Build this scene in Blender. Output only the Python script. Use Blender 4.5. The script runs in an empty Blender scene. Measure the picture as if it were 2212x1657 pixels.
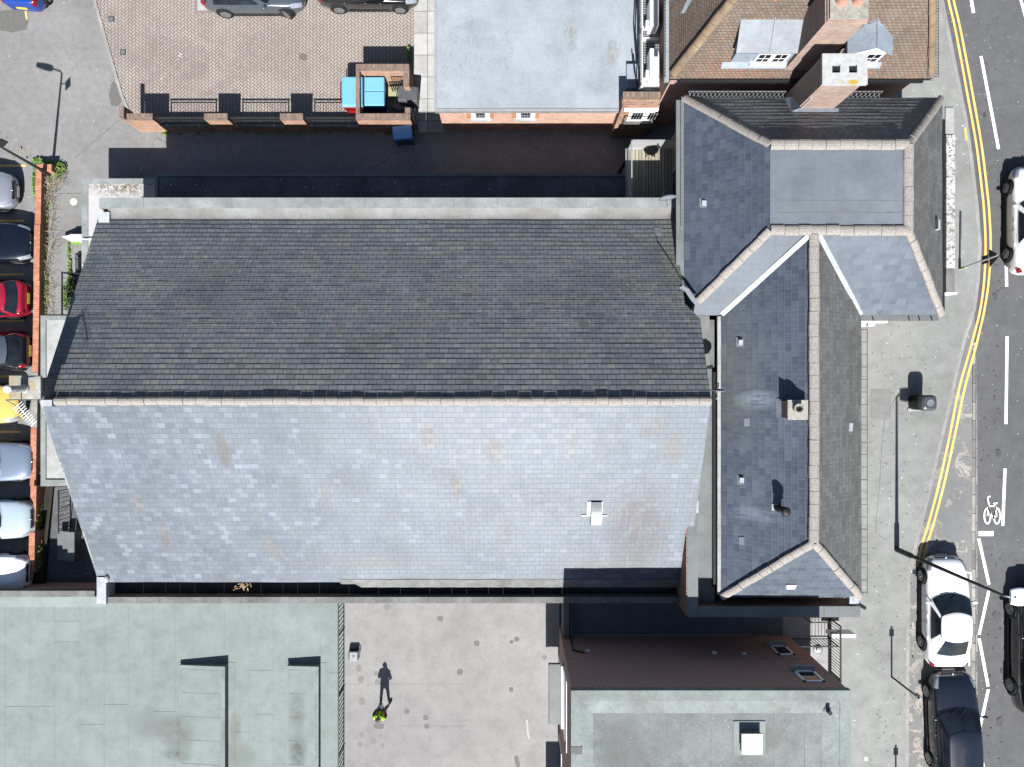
import bpy, bmesh, math, random
from mathutils import Vector, Matrix
random.seed(7)
SC = bpy.context.scene
COL = SC.collection
PI = math.pi

# ---------------------------------------------------------------- camera, sky, sun, exposure
H = 34.1          # height of the drone above the lane, metres
F = 1534.0        # focal length in survey pixels (2212 wide)
cam_d = bpy.data.cameras.new("camera"); cam = bpy.data.objects.new("camera", cam_d); COL.objects.link(cam)
cam.location = (0, 0, H); cam.rotation_euler = (0, 0, 0)
cam_d.sensor_fit = 'HORIZONTAL'; cam_d.angle = 2 * math.atan(1106.0 / F)
cam_d.clip_start = 0.1; cam_d.clip_end = 2000
SC.camera = cam
SUN_EL = math.radians(45.5)
w = bpy.data.worlds.new("World"); SC.world = w; w.use_nodes = True
nt = w.node_tree; nt.nodes.clear()
sky = nt.nodes.new("ShaderNodeTexSky"); sky.sky_type = 'NISHITA'; sky.sun_disc = False
sky.sun_elevation = SUN_EL; sky.sun_rotation = math.radians(180)
bg = nt.nodes.new("ShaderNodeBackground"); bg.inputs[1].default_value = 0.05
wo = nt.nodes.new("ShaderNodeOutputWorld")
nt.links.new(sky.outputs[0], bg.inputs[0]); nt.links.new(bg.outputs[0], wo.inputs[0])
sl = bpy.data.lights.new("sun", 'SUN'); sl.energy = 5.0; sl.angle = math.radians(0.5); sl.color = (1.0, 0.98, 0.955)
so = bpy.data.objects.new("sun", sl); COL.objects.link(so); so.rotation_euler = (PI / 2 - SUN_EL, 0, 0); so.location = (0, -40, 60)
SC.view_settings.view_transform = 'Standard'; SC.view_settings.look = 'None'
SC.view_settings.exposure = 1.4; SC.view_settings.gamma = 1.0
SC.view_settings.use_curve_mapping = False

def at(px, py, z):
    "survey pixel (2212 wide aerial) at a known level -> point on the site"
    k = (H - z) / F
    return Vector(((px - 1106.0) * k, -(py - 828.5) * k, z))
def atx(px, z): return (px - 1106.0) * (H - z) / F
def aty(py, z): return -(py - 828.5) * (H - z) / F

# ---------------------------------------------------------------- materials
MATS = {}
ALB = .64          # site-wide albedo calibration against the exposure
CAL = {'asphalt_lane': (1.13, 1.13, 1.155), 'grey_roof_membrane': (.80, .85, .88), 'shaded_slope_slate': (1.34, 1.42, 1.48), 'grey_flat_felt': (.93, .98, 1.05),
       'blue_slate': (.72, .84, .96), 'asphalt_footway': (1.01, 1.05, 1.07), 'asphalt_road': (.9, .94, 1.0), 'court_concrete': (.62, .64, .655),
       'roofing_felt': (.69, .71, .715), 'mineral_felt': (.66, .69, .73), 'felt_upstand': (.62, .64, .655), 'pale_red_brick': (.72, .72, .74), 'dark_brown_brick': (1.25, 1.05, 1.0), 'clay_roof_tiles': (.82, .90, .97),
       'worn_slate': (.92, .94, .96), 'sunlit_slate': (.74, .83, .93), 'felt_coping': (.88, .92, .96), 'lead_upstand': (.58, .60, .65), 'grey_lead_flat': (.76, .81, .84),
       'lead_sheet': (.58, .60, .63), 'bright_lead': (.72, .74, .77), 'pale_roof_slab': (.74, .76, .78), 'white_paint': (1.1, 1.1, 1.1), 'white_pvc': (1.15, 1.15, 1.15), 'white_car_paint': (1.25, 1.25, 1.25),
       'white_road_paint': (1.25, 1.25, 1.25), 'mossy_membrane': (.8, .8, .82), 'pale_concrete': (.85, .87, .9), 'cement_ridge_tile': (.90, .88, .85), 'lichen_stone_cap': (.85, .87, .9),
       'blue_grey_lead': (.8, .82, .86), 'concrete_slabs': (.85, .87, .9), 'block_pavers': (.97, 1.0, 1.02), 'yellow_road_paint': (1.3, 1.25, 1.2), 'weed_leaves': (1.15, 1.25, 1.15), 'faint_court_patch': (.58, .6, .615), 'faint_joint': (.58, .6, .615), 'faint_paint': (.75, .75, .75), 'dark_court_patch': (.8, .8, .82), 'orange_hip_tile': (.58, .72, .95), 'white_chimney_cap': (.66, .68, .7), 'speckled_stone': (1.0, 1.0, 1.0)}
KEEP = {'clear_balustrade_glass', 'chrome_trim', 'stainless_steel'}
class NT:
    def __init__(s, name):
        s.m = bpy.data.materials.new(name); s.m.use_nodes = True
        s.t = s.m.node_tree; s.t.nodes.clear()
        s.out = s.n("ShaderNodeOutputMaterial"); s.p = s.n("ShaderNodeBsdfPrincipled")
        s.l(s.p.outputs[0], s.out.inputs[0])
    def n(s, ty, **kw):
        x = s.t.nodes.new(ty)
        for k, v in kw.items(): setattr(x, k, v)
        return x
    def l(s, a, b): s.t.links.new(a, b)
    def val(s, sock, v):
        if hasattr(v, 'is_output'): s.l(v, sock)
        else: sock.default_value = v
    def pos(s): return s.n("ShaderNodeNewGeometry").outputs['Position']
    def uv(s): return s.n("ShaderNodeTexCoord").outputs['UV']
    def mapping(s, vec, scale=(1, 1, 1), loc=(0, 0, 0), rot=(0, 0, 0)):
        m = s.n("ShaderNodeMapping"); s.l(vec, m.inputs[0])
        m.inputs['Scale'].default_value = scale; m.inputs['Location'].default_value = loc; m.inputs['Rotation'].default_value = rot
        return m.outputs[0]
    def noise(s, vec, scale, detail=4, rough=0.6, dist=0.0):
        x = s.n("ShaderNodeTexNoise"); s.l(vec, x.inputs['Vector'])
        x.inputs['Scale'].default_value = scale; x.inputs['Detail'].default_value = detail
        x.inputs['Roughness'].default_value = rough; x.inputs['Distortion'].default_value = dist
        return x.outputs[0]
    def ramp(s, fac, stops, mode='LINEAR'):
        r = s.n("ShaderNodeValToRGB"); s.l(fac, r.inputs[0]); r.color_ramp.interpolation = mode
        e = r.color_ramp.elements
        while len(e) < len(stops): e.new(0.5)
        for i, (p, c) in enumerate(stops):
            e[i].position = p
            e[i].color = (c, c, c, 1) if not hasattr(c, '__len__') else (*c, 1)
        return r.outputs[0]
    def mix(s, fac, a, b, mode='MIX'):
        x = s.n("ShaderNodeMix", data_type='RGBA', blend_type=mode)
        s.val(x.inputs[0], fac)
        for sock, v in ((x.inputs[6], a), (x.inputs[7], b)):
            if hasattr(v, 'is_output'): s.l(v, sock)
            else: sock.default_value = (*v, 1) if hasattr(v, '__len__') else (v, v, v, 1)
        return x.outputs[2]
    def math(s, op, a, b=0.0, clamp=False):
        x = s.n("ShaderNodeMath", operation=op, use_clamp=clamp); s.val(x.inputs[0], a); s.val(x.inputs[1], b)
        return x.outputs[0]
    def bump(s, h, strength=0.3, dist=0.02):
        b = s.n("ShaderNodeBump"); s.l(h, b.inputs['Height'])
        b.inputs['Strength'].default_value = strength; b.inputs['Distance'].default_value = dist
        s.l(b.outputs[0], s.p.inputs['Normal'])
    def brick(s, vec, bw, rh, mortar, offset=0.5):
        b = s.n("ShaderNodeTexBrick"); s.l(vec, b.inputs['Vector'])
        b.offset = offset
        b.inputs['Color1'].default_value = (0, 0, 0, 1); b.inputs['Color2'].default_value = (1, 1, 1, 1); b.inputs['Mortar'].default_value = (0.5, 0.5, 0.5, 1)
        b.inputs['Scale'].default_value = 1; b.inputs['Mortar Size'].default_value = mortar; b.inputs['Mortar Smooth'].default_value = 0.1
        b.inputs['Bias'].default_value = 0; b.inputs['Brick Width'].default_value = bw; b.inputs['Row Height'].default_value = rh
        return b.outputs['Color'], b.outputs['Fac']
    def spot(s, vec, cx, cy, rx, ry, soft=0.5):
        "1 at the middle of an elliptical patch on the ground plan, 0 outside"
        v = s.mapping(vec, (1.0 / rx, 1.0 / ry, 0), (-cx / rx, -cy / ry, 0))
        d = s.n("ShaderNodeVectorMath", operation='LENGTH'); s.l(v, d.inputs[0])
        return s.ramp(d.outputs['Value'], [(0.0, 1.0), (max(0.01, 1 - soft), 1.0 if soft < 0.5 else 0.75), (1.0, 0.0)])
    def fin(s, color, rough=0.85, spec=0.3, metal=0.0, coat=0.0):
        if s.m.name not in KEEP:
            k = [ALB * v for v in CAL.get(s.m.name, (.92, .93, .95))]
            color = s.mix(1.0, color, tuple(k), 'MULTIPLY') if hasattr(color, 'is_output') else tuple(a * b for a, b in zip(color, k))
            if metal < .5 and coat == 0 and 'slate' not in s.m.name: spec *= .7
        s.val(s.p.inputs['Base Color'], color if hasattr(color, 'is_output') else (*color, 1))
        s.val(s.p.inputs['Roughness'], rough)
        s.p.inputs['Specular IOR Level'].default_value = spec; s.p.inputs['Metallic'].default_value = metal
        s.p.inputs['Coat Weight'].default_value = coat
        if coat: s.p.inputs['Coat Roughness'].default_value = 0.04
        MATS[s.m.name] = s.m
        return s.m

def plain(name, col, rough=0.6, spec=0.4, metal=0.0, coat=0.0, var=0.12, scale=3.0):
    t = NT(name); n = t.noise(t.pos(), scale, 5, 0.65)
    c = t.mix(t.ramp(n, [(0.3, 0.0), (0.7, 1.0)]), tuple(max(0, x * (1 - var)) for x in col), tuple(min(1, x * (1 + var)) for x in col))
    return t.fin(c, rough, spec, metal, coat)

def weathered(name, base, dark, light, s1=0.35, s2=4.0, grain=60.0, rough=0.9, spec=0.25, spots=(), speck=0.0, cracks=0.0, bump=0.15):
    t = NT(name); p = t.pos()
    a = t.ramp(t.noise(p, s1, 5, 0.6, 0.4), [(0.3, dark), (0.52, base), (0.75, light)])
    b = t.ramp(t.noise(p, s2, 6, 0.7), [(0.25, 0.78), (0.55, 1.0), (0.8, 1.12)])
    c = t.mix(1.0, a, b, 'MULTIPLY')
    g = t.noise(p, grain, 3, 0.7)
    c = t.mix(1.0, c, t.ramp(g, [(0.2, 0.72), (0.5, 1.0), (0.8, 1.25)]), 'MULTIPLY')
    if cracks:
        v = t.n("ShaderNodeTexVoronoi", feature='DISTANCE_TO_EDGE'); v.inputs['Scale'].default_value = 0.45
        q = t.mix(0.25, p, t.n("ShaderNodeTexNoise").outputs['Color']); t.l(q, v.inputs['Vector'])
        m = t.ramp(v.outputs['Distance'], [(0.0, cracks), (0.006, 0.0)])
        gate = t.ramp(t.noise(p, 0.25, 2), [(0.5, 0.0), (0.6, 1.0)])
        c = t.mix(t.math('MULTIPLY', m, gate), c, (0.03, 0.03, 0.03))
    for (cx, cy, rx, ry, col, amt) in spots:
        f = t.math('MULTIPLY', t.spot(p, cx, cy, rx, ry), t.ramp(t.noise(p, 3.0, 6, 0.75), [(0.35, 0.15), (0.65, 1.0)]))
        c = t.mix(t.math('MULTIPLY', f, amt), c, col)
    if speck > -.1 and speck != 0:
        k = t.ramp(t.noise(p, 9.0, 2, 0.5), [(0.735 - speck * 0.1, 0.0), (0.75 - speck * 0.1, 1.0)])
        c = t.mix(k, c, (0.6, 0.6, 0.57))
    t.bump(g, bump, 0.01)
    return t.fin(c, rough, spec)

def slate(name, ramp, joint, bw=0.31, rh=0.215, rough=(0.42, 0.62), spec=0.5, stain=(0.2, 0.16, 0.12), stain_amt=0.3, mortar=0.009, speck=0.0, edge_stain=None):
    t = NT(name); uv = t.uv(); p = t.pos()
    col, fac = t.brick(uv, bw, rh, mortar)
    c = t.ramp(col, ramp)
    w = t.ramp(t.noise(p, 0.42, 6, 0.68, 0.5), [(0.3, 0.78), (0.5, 1.0), (0.72, 1.15)])
    c = t.mix(1.0, c, w, 'MULTIPLY')
    st = t.noise(t.mapping(uv, (7.0, 0.7, 1)), 1.0, 5, 0.7)
    c = t.mix(1.0, c, t.ramp(st, [(0.3, 0.84), (0.7, 1.12)]), 'MULTIPLY')
    stn = t.math('MULTIPLY', t.ramp(t.noise(t.mapping(uv, (2.2, 0.5, 1)), 1.0, 5, 0.7), [(0.56, 0.0), (0.75, 1.0)]), stain_amt)
    c = t.mix(stn, c, stain)
    if edge_stain:
        for (cx, cy, rx, ry, cc, amt) in edge_stain:
            f = t.math('MULTIPLY', t.spot(p, cx, cy, rx, ry), t.ramp(t.noise(t.mapping(uv, (6, 1.0, 1)), 1.0, 6, 0.8), [(0.38, 0.0), (0.52, 1.0)]))
            c = t.mix(t.math('MULTIPLY', f, amt), c, cc)
    if speck:
        k = t.ramp(t.noise(p, 11.0, 2, 0.5), [(0.76 - speck * 0.05, 0.0), (0.775 - speck * 0.05, 1.0)])
        c = t.mix(t.math('MULTIPLY', k, .55), c, (0.42, 0.42, 0.38))
        k2 = t.ramp(t.noise(t.mapping(p, (1, 1, 1), (31, 7, 0)), 5.0, 2, 0.5), [(0.80, 0.0), (0.81, 1.0)])
        c = t.mix(k2, c, (0.42, 0.26, 0.09))
    c = t.mix(fac, c, joint)
    n = t.math('ADD', t.math('MULTIPLY', col, 0.5), t.math('MULTIPLY', t.noise(p, 25, 3), 0.4))
    t.bump(t.math('SUBTRACT', n, fac), 0.35, 0.012)
    r = t.ramp(col, [(0, rough[0]), (1, rough[1])])
    return t.fin(c, r, spec)

def brickmat(name, ramp, mortar, ms=0.012, bw=0.225, rh=0.075, blotch=None, rough=0.9):
    t = NT(name); uv = t.uv(); p = t.pos()
    col, fac = t.brick(uv, bw, rh, ms)
    c = t.ramp(col, ramp)
    c = t.mix(1.0, c, t.ramp(t.noise(p, 1.3, 5, 0.65), [(0.3, 0.75), (0.7, 1.2)]), 'MULTIPLY')
    c = t.mix(fac, c, mortar)
    if blotch: c = t.mix(t.ramp(t.noise(p, 2.0, 6, 0.7), [(0.55, 0.0), (0.72, 0.7)]), c, blotch)
    t.bump(t.math('SUBTRACT', t.noise(p, 30, 3), fac), 0.4, 0.01)
    return t.fin(c, rough, 0.2)

M = {}
M['asphalt'] = weathered('asphalt_lane', (.205, .203, .196), (.172, .170, .163), (.24, .238, .23), 0.3, 3.0, 55, cracks=0.5, speck=0.05)
M['road'] = weathered('asphalt_road', (.135, .13, .127), (.118, .114, .111), (.155, .15, .146), 0.25, 2.5, 60, speck=0.02)
M['footway'] = weathered('asphalt_footway', (.255, .25, .238), (.215, .212, .2), (.30, .296, .28), 0.3, 2.0, 60, cracks=0.25, speck=0.02)
M['kerb'] = weathered('granite_kerb', (.33, .32, .3), (.27, .26, .25), (.4, .39, .37), 0.8, 6, 70)
M['slabs'] = None
M['court'] = weathered('court_concrete', (.47, .44, .425), (.40, .375, .365), (.53, .505, .485), 0.22, 1.6, 40, bump=.08, cracks=0.12,
    spots=((0.5, -15.5, 4, 2.5, (.33, .315, .31), .35), (-5, -15.5, 3, 2, (.34, .32, .315), .35), (-2, -12.5, 1.2, 3.5, (.36, .34, .335), .25)))
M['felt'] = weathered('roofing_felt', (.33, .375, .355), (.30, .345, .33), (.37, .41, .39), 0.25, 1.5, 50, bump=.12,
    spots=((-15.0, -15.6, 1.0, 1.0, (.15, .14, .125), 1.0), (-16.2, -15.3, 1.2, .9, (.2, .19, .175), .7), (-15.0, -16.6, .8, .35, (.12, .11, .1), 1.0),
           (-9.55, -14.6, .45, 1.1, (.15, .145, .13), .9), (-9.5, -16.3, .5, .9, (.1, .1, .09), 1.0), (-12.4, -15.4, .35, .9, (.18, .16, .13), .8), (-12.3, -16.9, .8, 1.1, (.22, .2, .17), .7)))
M['gravelfelt'] = weathered('mineral_felt', (.29, .30, .275), (.235, .24, .22), (.34, .35, .325), 0.6, 3.0, 22, bump=.3, speck=.12,
    spots=((3.9, -13.3, 1.0, 2.0, (.15, .15, .135), .75), (8.8, -12.4, .8, .6, (.17, .16, .13), .8), (10.4, -14.0, .5, 2, (.42, .41, .38), .5)))
M['feltedge'] = weathered('felt_upstand', (.36, .39, .37), (.27, .285, .26), (.44, .47, .45), 0.8, 3.0, 25, speck=.3, bump=.2)
M['membrane'] = weathered('grey_roof_membrane', (.40, .42, .445), (.35, .37, .395), (.455, .475, .50), 0.22, 0.9, 30, rough=.55, spec=.4, bump=.04,
    spots=((-.1, 18.3, 1.1, .8, (.29, .28, .26), .5), (2.8, 18.0, .9, .8, (.3, .28, .25), .5), (2.6, 15.5, .35, 1.0, (.27, .25, .22), .7), (4.4, 14.6, .35, .8, (.25, .22, .18), .7)))
M['leadflat'] = weathered('grey_lead_flat', (.20, .205, .20), (.165, .168, .16), (.24, .245, .24), 0.5, 1.8, 30, rough=.6, spec=.45, bump=.06)
M['hipflat'] = weathered('grey_flat_felt', (.165, .175, .185), (.145, .155, .165), (.19, .20, .21), 0.4, 1.2, 40, rough=.55, spec=.45, bump=.08)
M['leanto'] = weathered('pale_roof_slab', (.53, .52, .5), (.45, .44, .42), (.6, .59, .57), 0.6, 2.5, 30)
M['gravel_dark'] = weathered('dark_chippings', (.14, .145, .15), (.1, .1, .105), (.19, .195, .2), 0.8, 5.0, 14, bump=.6, speck=.3)
M['coping'] = weathered('felt_coping', (.29, .30, .285), (.22, .23, .215), (.36, .37, .355), 0.9, 3.0, 24, rough=.8, bump=.2)
M['coping2'] = weathered('old_concrete_coping', (.20, .20, .19), (.14, .14, .13), (.27, .27, .26), 1.2, 4.0, 20, bump=.4)
M['upstand'] = weathered('lead_upstand', (.33, .32, .29), (.24, .23, .2), (.42, .41, .38), 0.8, 2.2, 25, rough=.6, spec=.4, bump=.15)
M['concrete'] = weathered('pale_concrete', (.44, .43, .41), (.34, .33, .31), (.53, .52, .5), 0.7, 3.0, 30)
M['stonecap'] = weathered('lichen_stone_cap', (.38, .36, .31), (.25, .235, .2), (.5, .48, .43), 1.5, 6.0, 22, speck=.4, bump=.4,
    spots=((-17.1, .0, .25, .6, (.5, .31, .08), .9), (-16.4, -.1, .2, .25, (.5, .3, .08), .8), (-16.9, -.4, .4, .15, (.5, .3, .08), .8)))
M['granite'] = None
def granite():
    t = NT('speckled_stone'); p = t.pos()
    k = t.ramp(t.noise(p, 9, 5, 0.75), [(0.5, 1.0), (0.56, 0.0)])
    c = t.mix(k, (.1, .095, .09), (.62, .62, .62)); c = t.mix(t.ramp(t.noise(p, .6, 2), [(.4, 0.), (.6, .5)]), c, (.3, .28, .26))
    return t.fin(c, .9, .2)
M['granite'] = granite()
def ridge():
    t = NT('cement_ridge_tile'); p = t.pos()
    c = t.ramp(t.noise(p, 22, 5, .75), [(.25, (.17, .155, .145)), (.5, (.32, .30, .285)), (.75, (.52, .5, .48))])
    c = t.mix(t.ramp(t.noise(p, 1.1, 4), [(.62, 0.), (.72, .6)]), c, (.33, .27, .2))
    t.bump(t.noise(p, 30, 3), .5, .02)
    return t.fin(c, .85, .3)
M['ridge'] = ridge()
def slabs():
    t = NT('concrete_slabs'); p = t.pos()
    col, fac = t.brick(p, 1.35, 1.05, .015, 0.0)
    c = t.ramp(col, [(0, (.42, .41, .385)), (1, (.55, .54, .51))])
    c = t.mix(1.0, c, t.ramp(t.noise(p, 2, 6, .7), [(.3, .8), (.7, 1.1)]), 'MULTIPLY')
    c = t.mix(fac, c, (.16, .155, .14)); return t.fin(c, .9, .2)
M['slabs'] = slabs()
M['slateN'] = slate('shaded_slope_slate', [(0, (.082, .085, .090)), (.35, (.098, .102, .106)), (.6, (.115, .113, .108)), (.85, (.088, .096, .106)), (1, (.125, .118, .108))], (.028, .028, .03), stain=(.10, .12, .07), stain_amt=.12, speck=1.0, mortar=.010,  # shaded-slope copy of the slate, its tone in weak sun set by colour
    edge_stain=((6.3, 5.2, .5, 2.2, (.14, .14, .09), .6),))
M['slateS'] = slate('sunlit_slate', [(0, (.122, .136, .15)), (.25, (.138, .151, .165)), (.5, (.15, .162, .176)), (.78, (.165, .178, .191)), (.90, (.19, .201, .214)), (1, (.235, .245, .256))], (.10, .108, .118), rough=(.47, .57), spec=.30, stain=(.17, .14, .115), stain_amt=.34, mortar=.006,  # south-slope copy of the hall slate, its sunlit tone set by colour
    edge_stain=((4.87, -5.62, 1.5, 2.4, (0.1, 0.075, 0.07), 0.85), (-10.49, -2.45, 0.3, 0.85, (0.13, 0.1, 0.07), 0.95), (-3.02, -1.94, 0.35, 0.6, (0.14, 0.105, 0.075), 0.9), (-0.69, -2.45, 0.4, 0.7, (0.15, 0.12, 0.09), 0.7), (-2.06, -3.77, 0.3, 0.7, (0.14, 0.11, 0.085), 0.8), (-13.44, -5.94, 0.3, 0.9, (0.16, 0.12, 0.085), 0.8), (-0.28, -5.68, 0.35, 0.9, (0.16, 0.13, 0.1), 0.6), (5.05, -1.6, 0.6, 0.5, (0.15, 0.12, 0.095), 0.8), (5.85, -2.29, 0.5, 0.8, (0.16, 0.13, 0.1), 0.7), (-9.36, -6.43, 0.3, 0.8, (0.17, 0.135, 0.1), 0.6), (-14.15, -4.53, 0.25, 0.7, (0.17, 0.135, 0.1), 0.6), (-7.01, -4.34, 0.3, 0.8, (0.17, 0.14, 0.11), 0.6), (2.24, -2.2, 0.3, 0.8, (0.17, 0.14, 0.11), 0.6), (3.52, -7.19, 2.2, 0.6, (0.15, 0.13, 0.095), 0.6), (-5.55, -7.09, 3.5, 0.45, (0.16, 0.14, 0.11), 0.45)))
M['slateH'] = slate('blue_slate', [(0, (.070, .080, .096)), (.4, (.082, .093, .110)), (.75, (.094, .104, .121)), (1, (.112, .121, .135))], (.125, .138, .155), bw=.33, rh=.24, rough=(.46, .56), spec=.45, stain=(.13, .115, .1), stain_amt=.15, mortar=.006,
    edge_stain=((8.6, .2, .9, 3.4, (.15, .14, .125), .8), (9.2, -.6, .8, .45, (.36, .37, .39), .55), (9.1, -4.9, .9, .35, (.3, .31, .33), .5)))
M['slateE'] = slate('worn_slate', [(0, (.105, .102, .1)), (.5, (.125, .122, .118)), (1, (.145, .142, .138))], (.062, .06, .058), bw=.33, rh=.24, rough=(.55, .7), spec=.4, stain=(.17, .155, .13), stain_amt=.25, speck=.4, mortar=.006)
M['tiles'] = slate('clay_roof_tiles', [(0, (.17, .115, .085)), (.3, (.20, .14, .10)), (.6, (.22, .16, .118)), (.9, (.205, .155, .12)), (.985, (.22, .15, .11)), (1, (.34, .16, .1))], (.07, .05, .04), bw=.17, rh=.11, rough=(.85, .95), spec=.2, stain=(.22, .17, .14), stain_amt=.55, speck=.35, mortar=.01, edge_stain=((8.6, 12.05, 2.6, .3, (.30, .13, .08), .6), (13.4, 12.1, 1.2, .3, (.30, .15, .1), .5), (15.4, 13.0, .5, 3.0, (.26, .15, .09), .5)))
M['hiptile'] = weathered('orange_hip_tile', (.38, .22, .11), (.28, .17, .1), (.46, .31, .16), 1.5, 4, 25, bump=.4)
M['brick'] = brickmat('red_brick', [(0, (.24, .10, .06)), (.5, (.36, .17, .105)), (1, (.44, .25, .165))], (.38, .32, .26))
M['brickpale'] = brickmat('pale_red_brick', [(0, (.34, .19, .14)), (.5, (.44, .28, .21)), (1, (.5, .36, .29))], (.5, .45, .4))
M['brickpier'] = brickmat('weathered_pier_brick', [(0, (.34, .15, .09)), (.5, (.45, .23, .15)), (1, (.5, .31, .22))], (.4, .3, .23), blotch=(.5, .38, .2))
M['brickcap'] = brickmat('brick_on_edge_cap', [(0, (.17, .11, .085)), (.5, (.24, .16, .125)), (1, (.31, .22, .18))], (.2, .16, .13), bw=.075, rh=.225)
M['brickdark'] = brickmat('dark_brown_brick', [(0, (.12, .06, .045)), (.6, (.17, .085, .06)), (1, (.24, .1, .065))], (.44, .37, .34), ms=.022)
M['brickgrey'] = brickmat('purple_grey_brick', [(0, (.09, .07, .075)), (1, (.14, .11, .115))], (.3, .29, .31), ms=.014)
M['brickwall'] = brickmat('orange_coping_brick', [(0, (.45, .17, .10)), (.5, (.52, .22, .135)), (1, (.58, .28, .18))], (.36, .18, .12), ms=.012, bw=.225, rh=.11)
M['brickpaleface'] = brickmat('pale_orange_brick', [(0, (.40, .17, .10)), (.5, (.52, .25, .16)), (1, (.6, .34, .23))], (.62, .5, .42))  # lighter, more orange brick for the grey-roofed building
M['lead'] = weathered('lead_sheet', (.33, .355, .38), (.27, .29, .315), (.42, .445, .47), 0.9, 3, 30, rough=.5, spec=.5, bump=.08)
M['leadwhite'] = weathered('bright_lead', (.58, .6, .62), (.45, .47, .49), (.7, .72, .74), 2.0, 6, 30, rough=.5, spec=.5, bump=.1)
M['leadblue'] = weathered('blue_grey_lead', (.33, .38, .43), (.28, .33, .38), (.4, .45, .5), 0.8, 3, 30, rough=.5, spec=.5, bump=.06)
M['black'] = plain('black_metal', (.018, .018, .02), .45, .4)
M['iron'] = plain('painted_iron', (.03, .03, .03), .5, .4)
M['galv'] = plain('galvanised_steel', (.42, .43, .44), .45, .5, .3)
M['greymetal'] = plain('grey_metal', (.25, .26, .265), .5, .4)
M['steel'] = plain('stainless_steel', (.6, .61, .62), .22, .5, 1.0, var=.03)
M['white'] = plain('white_paint', (.74, .74, .73), .5, .4, var=.05)
M['pvc'] = plain('white_pvc', (.78, .78, .78), .35, .5, var=.03)
M['markwhite'] = weathered('white_road_paint', (.80, .80, .78), (.7, .7, .68), (.86, .86, .84), 1.5, 9, 50, bump=.05)
M['markyellow'] = weathered('yellow_road_paint', (.66, .44, .15), (.55, .37, .14), (.74, .52, .2), 1.2, 8, 40, bump=.05)
M['glass'] = plain('dark_window_glass', (.012, .016, .024), .06, .6, var=0)
M['mesh'] = plain('wire_mesh', (.38, .39, .4), .5, .4, .4)
M['wood'] = None
def deck():
    t = NT('weathered_deck_boards'); p = t.pos()
    col, fac = t.brick(t.mapping(p, (1, 1, 1), (0, 0, 0), (0, 0, PI / 2)), 30.0, .14, .012, 0.0)
    c = t.ramp(col, [(0, (.32, .28, .21)), (1, (.44, .4, .31))])
    c = t.mix(1.0, c, t.ramp(t.noise(t.mapping(p, (30, 2, 1)), 1, 4), [(.3, .8), (.7, 1.1)]), 'MULTIPLY')
    c = t.mix(fac, c, (.05, .045, .035)); return t.fin(c, .85, .2)
M['wood'] = deck()
def speckmoss():
    t = NT('mossy_membrane'); p = t.pos()
    base = t.ramp(t.noise(p, .8, 4), [(.3, (.5, .49, .48)), (.7, (.6, .59, .58))])
    patch = t.spot(p, -17.6, 9.0, 2.0, .75, .55)
    cl = t.ramp(t.noise(p, 6.0, 5, .75), [(.47, 0.), (.54, 1.)])
    c = t.mix(t.math('MULTIPLY', t.math('MULTIPLY', patch, cl), .95), base, (.2, .14, .08))
    c2 = t.ramp(t.noise(p, 11.0, 4, .75), [(.52, 0.), (.58, 1.)])
    c = t.mix(t.math('MULTIPLY', patch, c2), c, (.12, .085, .05)); return t.fin(c, .85, .25)
M['moss_roof'] = speckmoss()
def baymat():
    t = NT('worn_parking_bay'); p = t.pos()
    c = t.ramp(t.noise(p, .5, 5), [(.3, (.18, .18, .175)), (.7, (.235, .235, .228))])
    k = t.math('MULTIPLY', t.ramp(t.noise(p, 1.3, 9, .75, .6), [(.54, 0.), (.56, 1.)]), t.ramp(t.noise(p, .3, 2), [(.35, .2), (.5, .9)]))
    pale = t.ramp(t.noise(p, 12, 4), [(.3, (.3, .27, .235)), (.7, (.5, .46, .41))])
    c = t.mix(k, c, pale)
    edge = t.ramp(t.noise(p, 1.3, 9, .75, .6), [(.53, 0.), (.545, 1.), (.56, 0.)])
    c = t.mix(t.math('MULTIPLY', edge, .5), c, (.08, .08, .075))
    c = t.mix(1., c, t.ramp(t.noise(p, 50, 3), [(.2, .8), (.8, 1.2)]), 'MULTIPLY'); return t.fin(c, .9, .25)
M['bay'] = baymat()
def sett():
    t = NT('stone_setts'); p = t.pos(); col, fac = t.brick(t.mapping(p, (1, 1, 1), (0, 0, 0), (0, 0, PI / 2)), .8, .5, .02)
    c = t.ramp(col, [(0, (.2, .19, .18)), (.5, (.34, .32, .29)), (1, (.42, .4, .36))]); c = t.mix(1., c, t.ramp(t.noise(p, 3, 5), [(.3, .7), (.7, 1.15)]), 'MULTIPLY')
    c = t.mix(fac, c, (.1, .1, .09)); return t.fin(c, .9, .2)
M['setts'] = sett()
def attr(name, rough=.9):
    t = NT(name); a = t.n("ShaderNodeVertexColor"); a.layer_name = 'Col'; p = t.pos()
    c = t.mix(1., a.outputs[0], t.ramp(t.noise(p, .35, 5, .6, .4), [(.3, .86), (.6, 1.05), (.75, 1.25)]), 'MULTIPLY')
    c = t.mix(1., c, t.ramp(t.noise(p, 14, 5, .7), [(.3, .85), (.7, 1.12)]), 'MULTIPLY')
    dust = t.math('MULTIPLY', t.ramp(t.noise(p, .45, 5, .65, .5), [(.5, 0.), (.68, 1.)]), .75)
    d2 = t.math('MULTIPLY', t.math('MULTIPLY', t.spot(p, -6.5, 16.2, 6.5, 3.6, .8), t.ramp(t.noise(p, 1.1, 5, .7), [(.3, .3), (.6, 1.)])), .8)
    c = t.mix(t.math('MAXIMUM', dust, d2), c, (.40, .35, .30)); return t.fin(c, rough, .2)
M['pavers'] = attr('block_pavers')
def leafm(name):
    t = NT(name); a = t.n("ShaderNodeVertexColor"); a.layer_name = 'Col'
    return t.fin(a.outputs[0], .7, .25)
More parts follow.
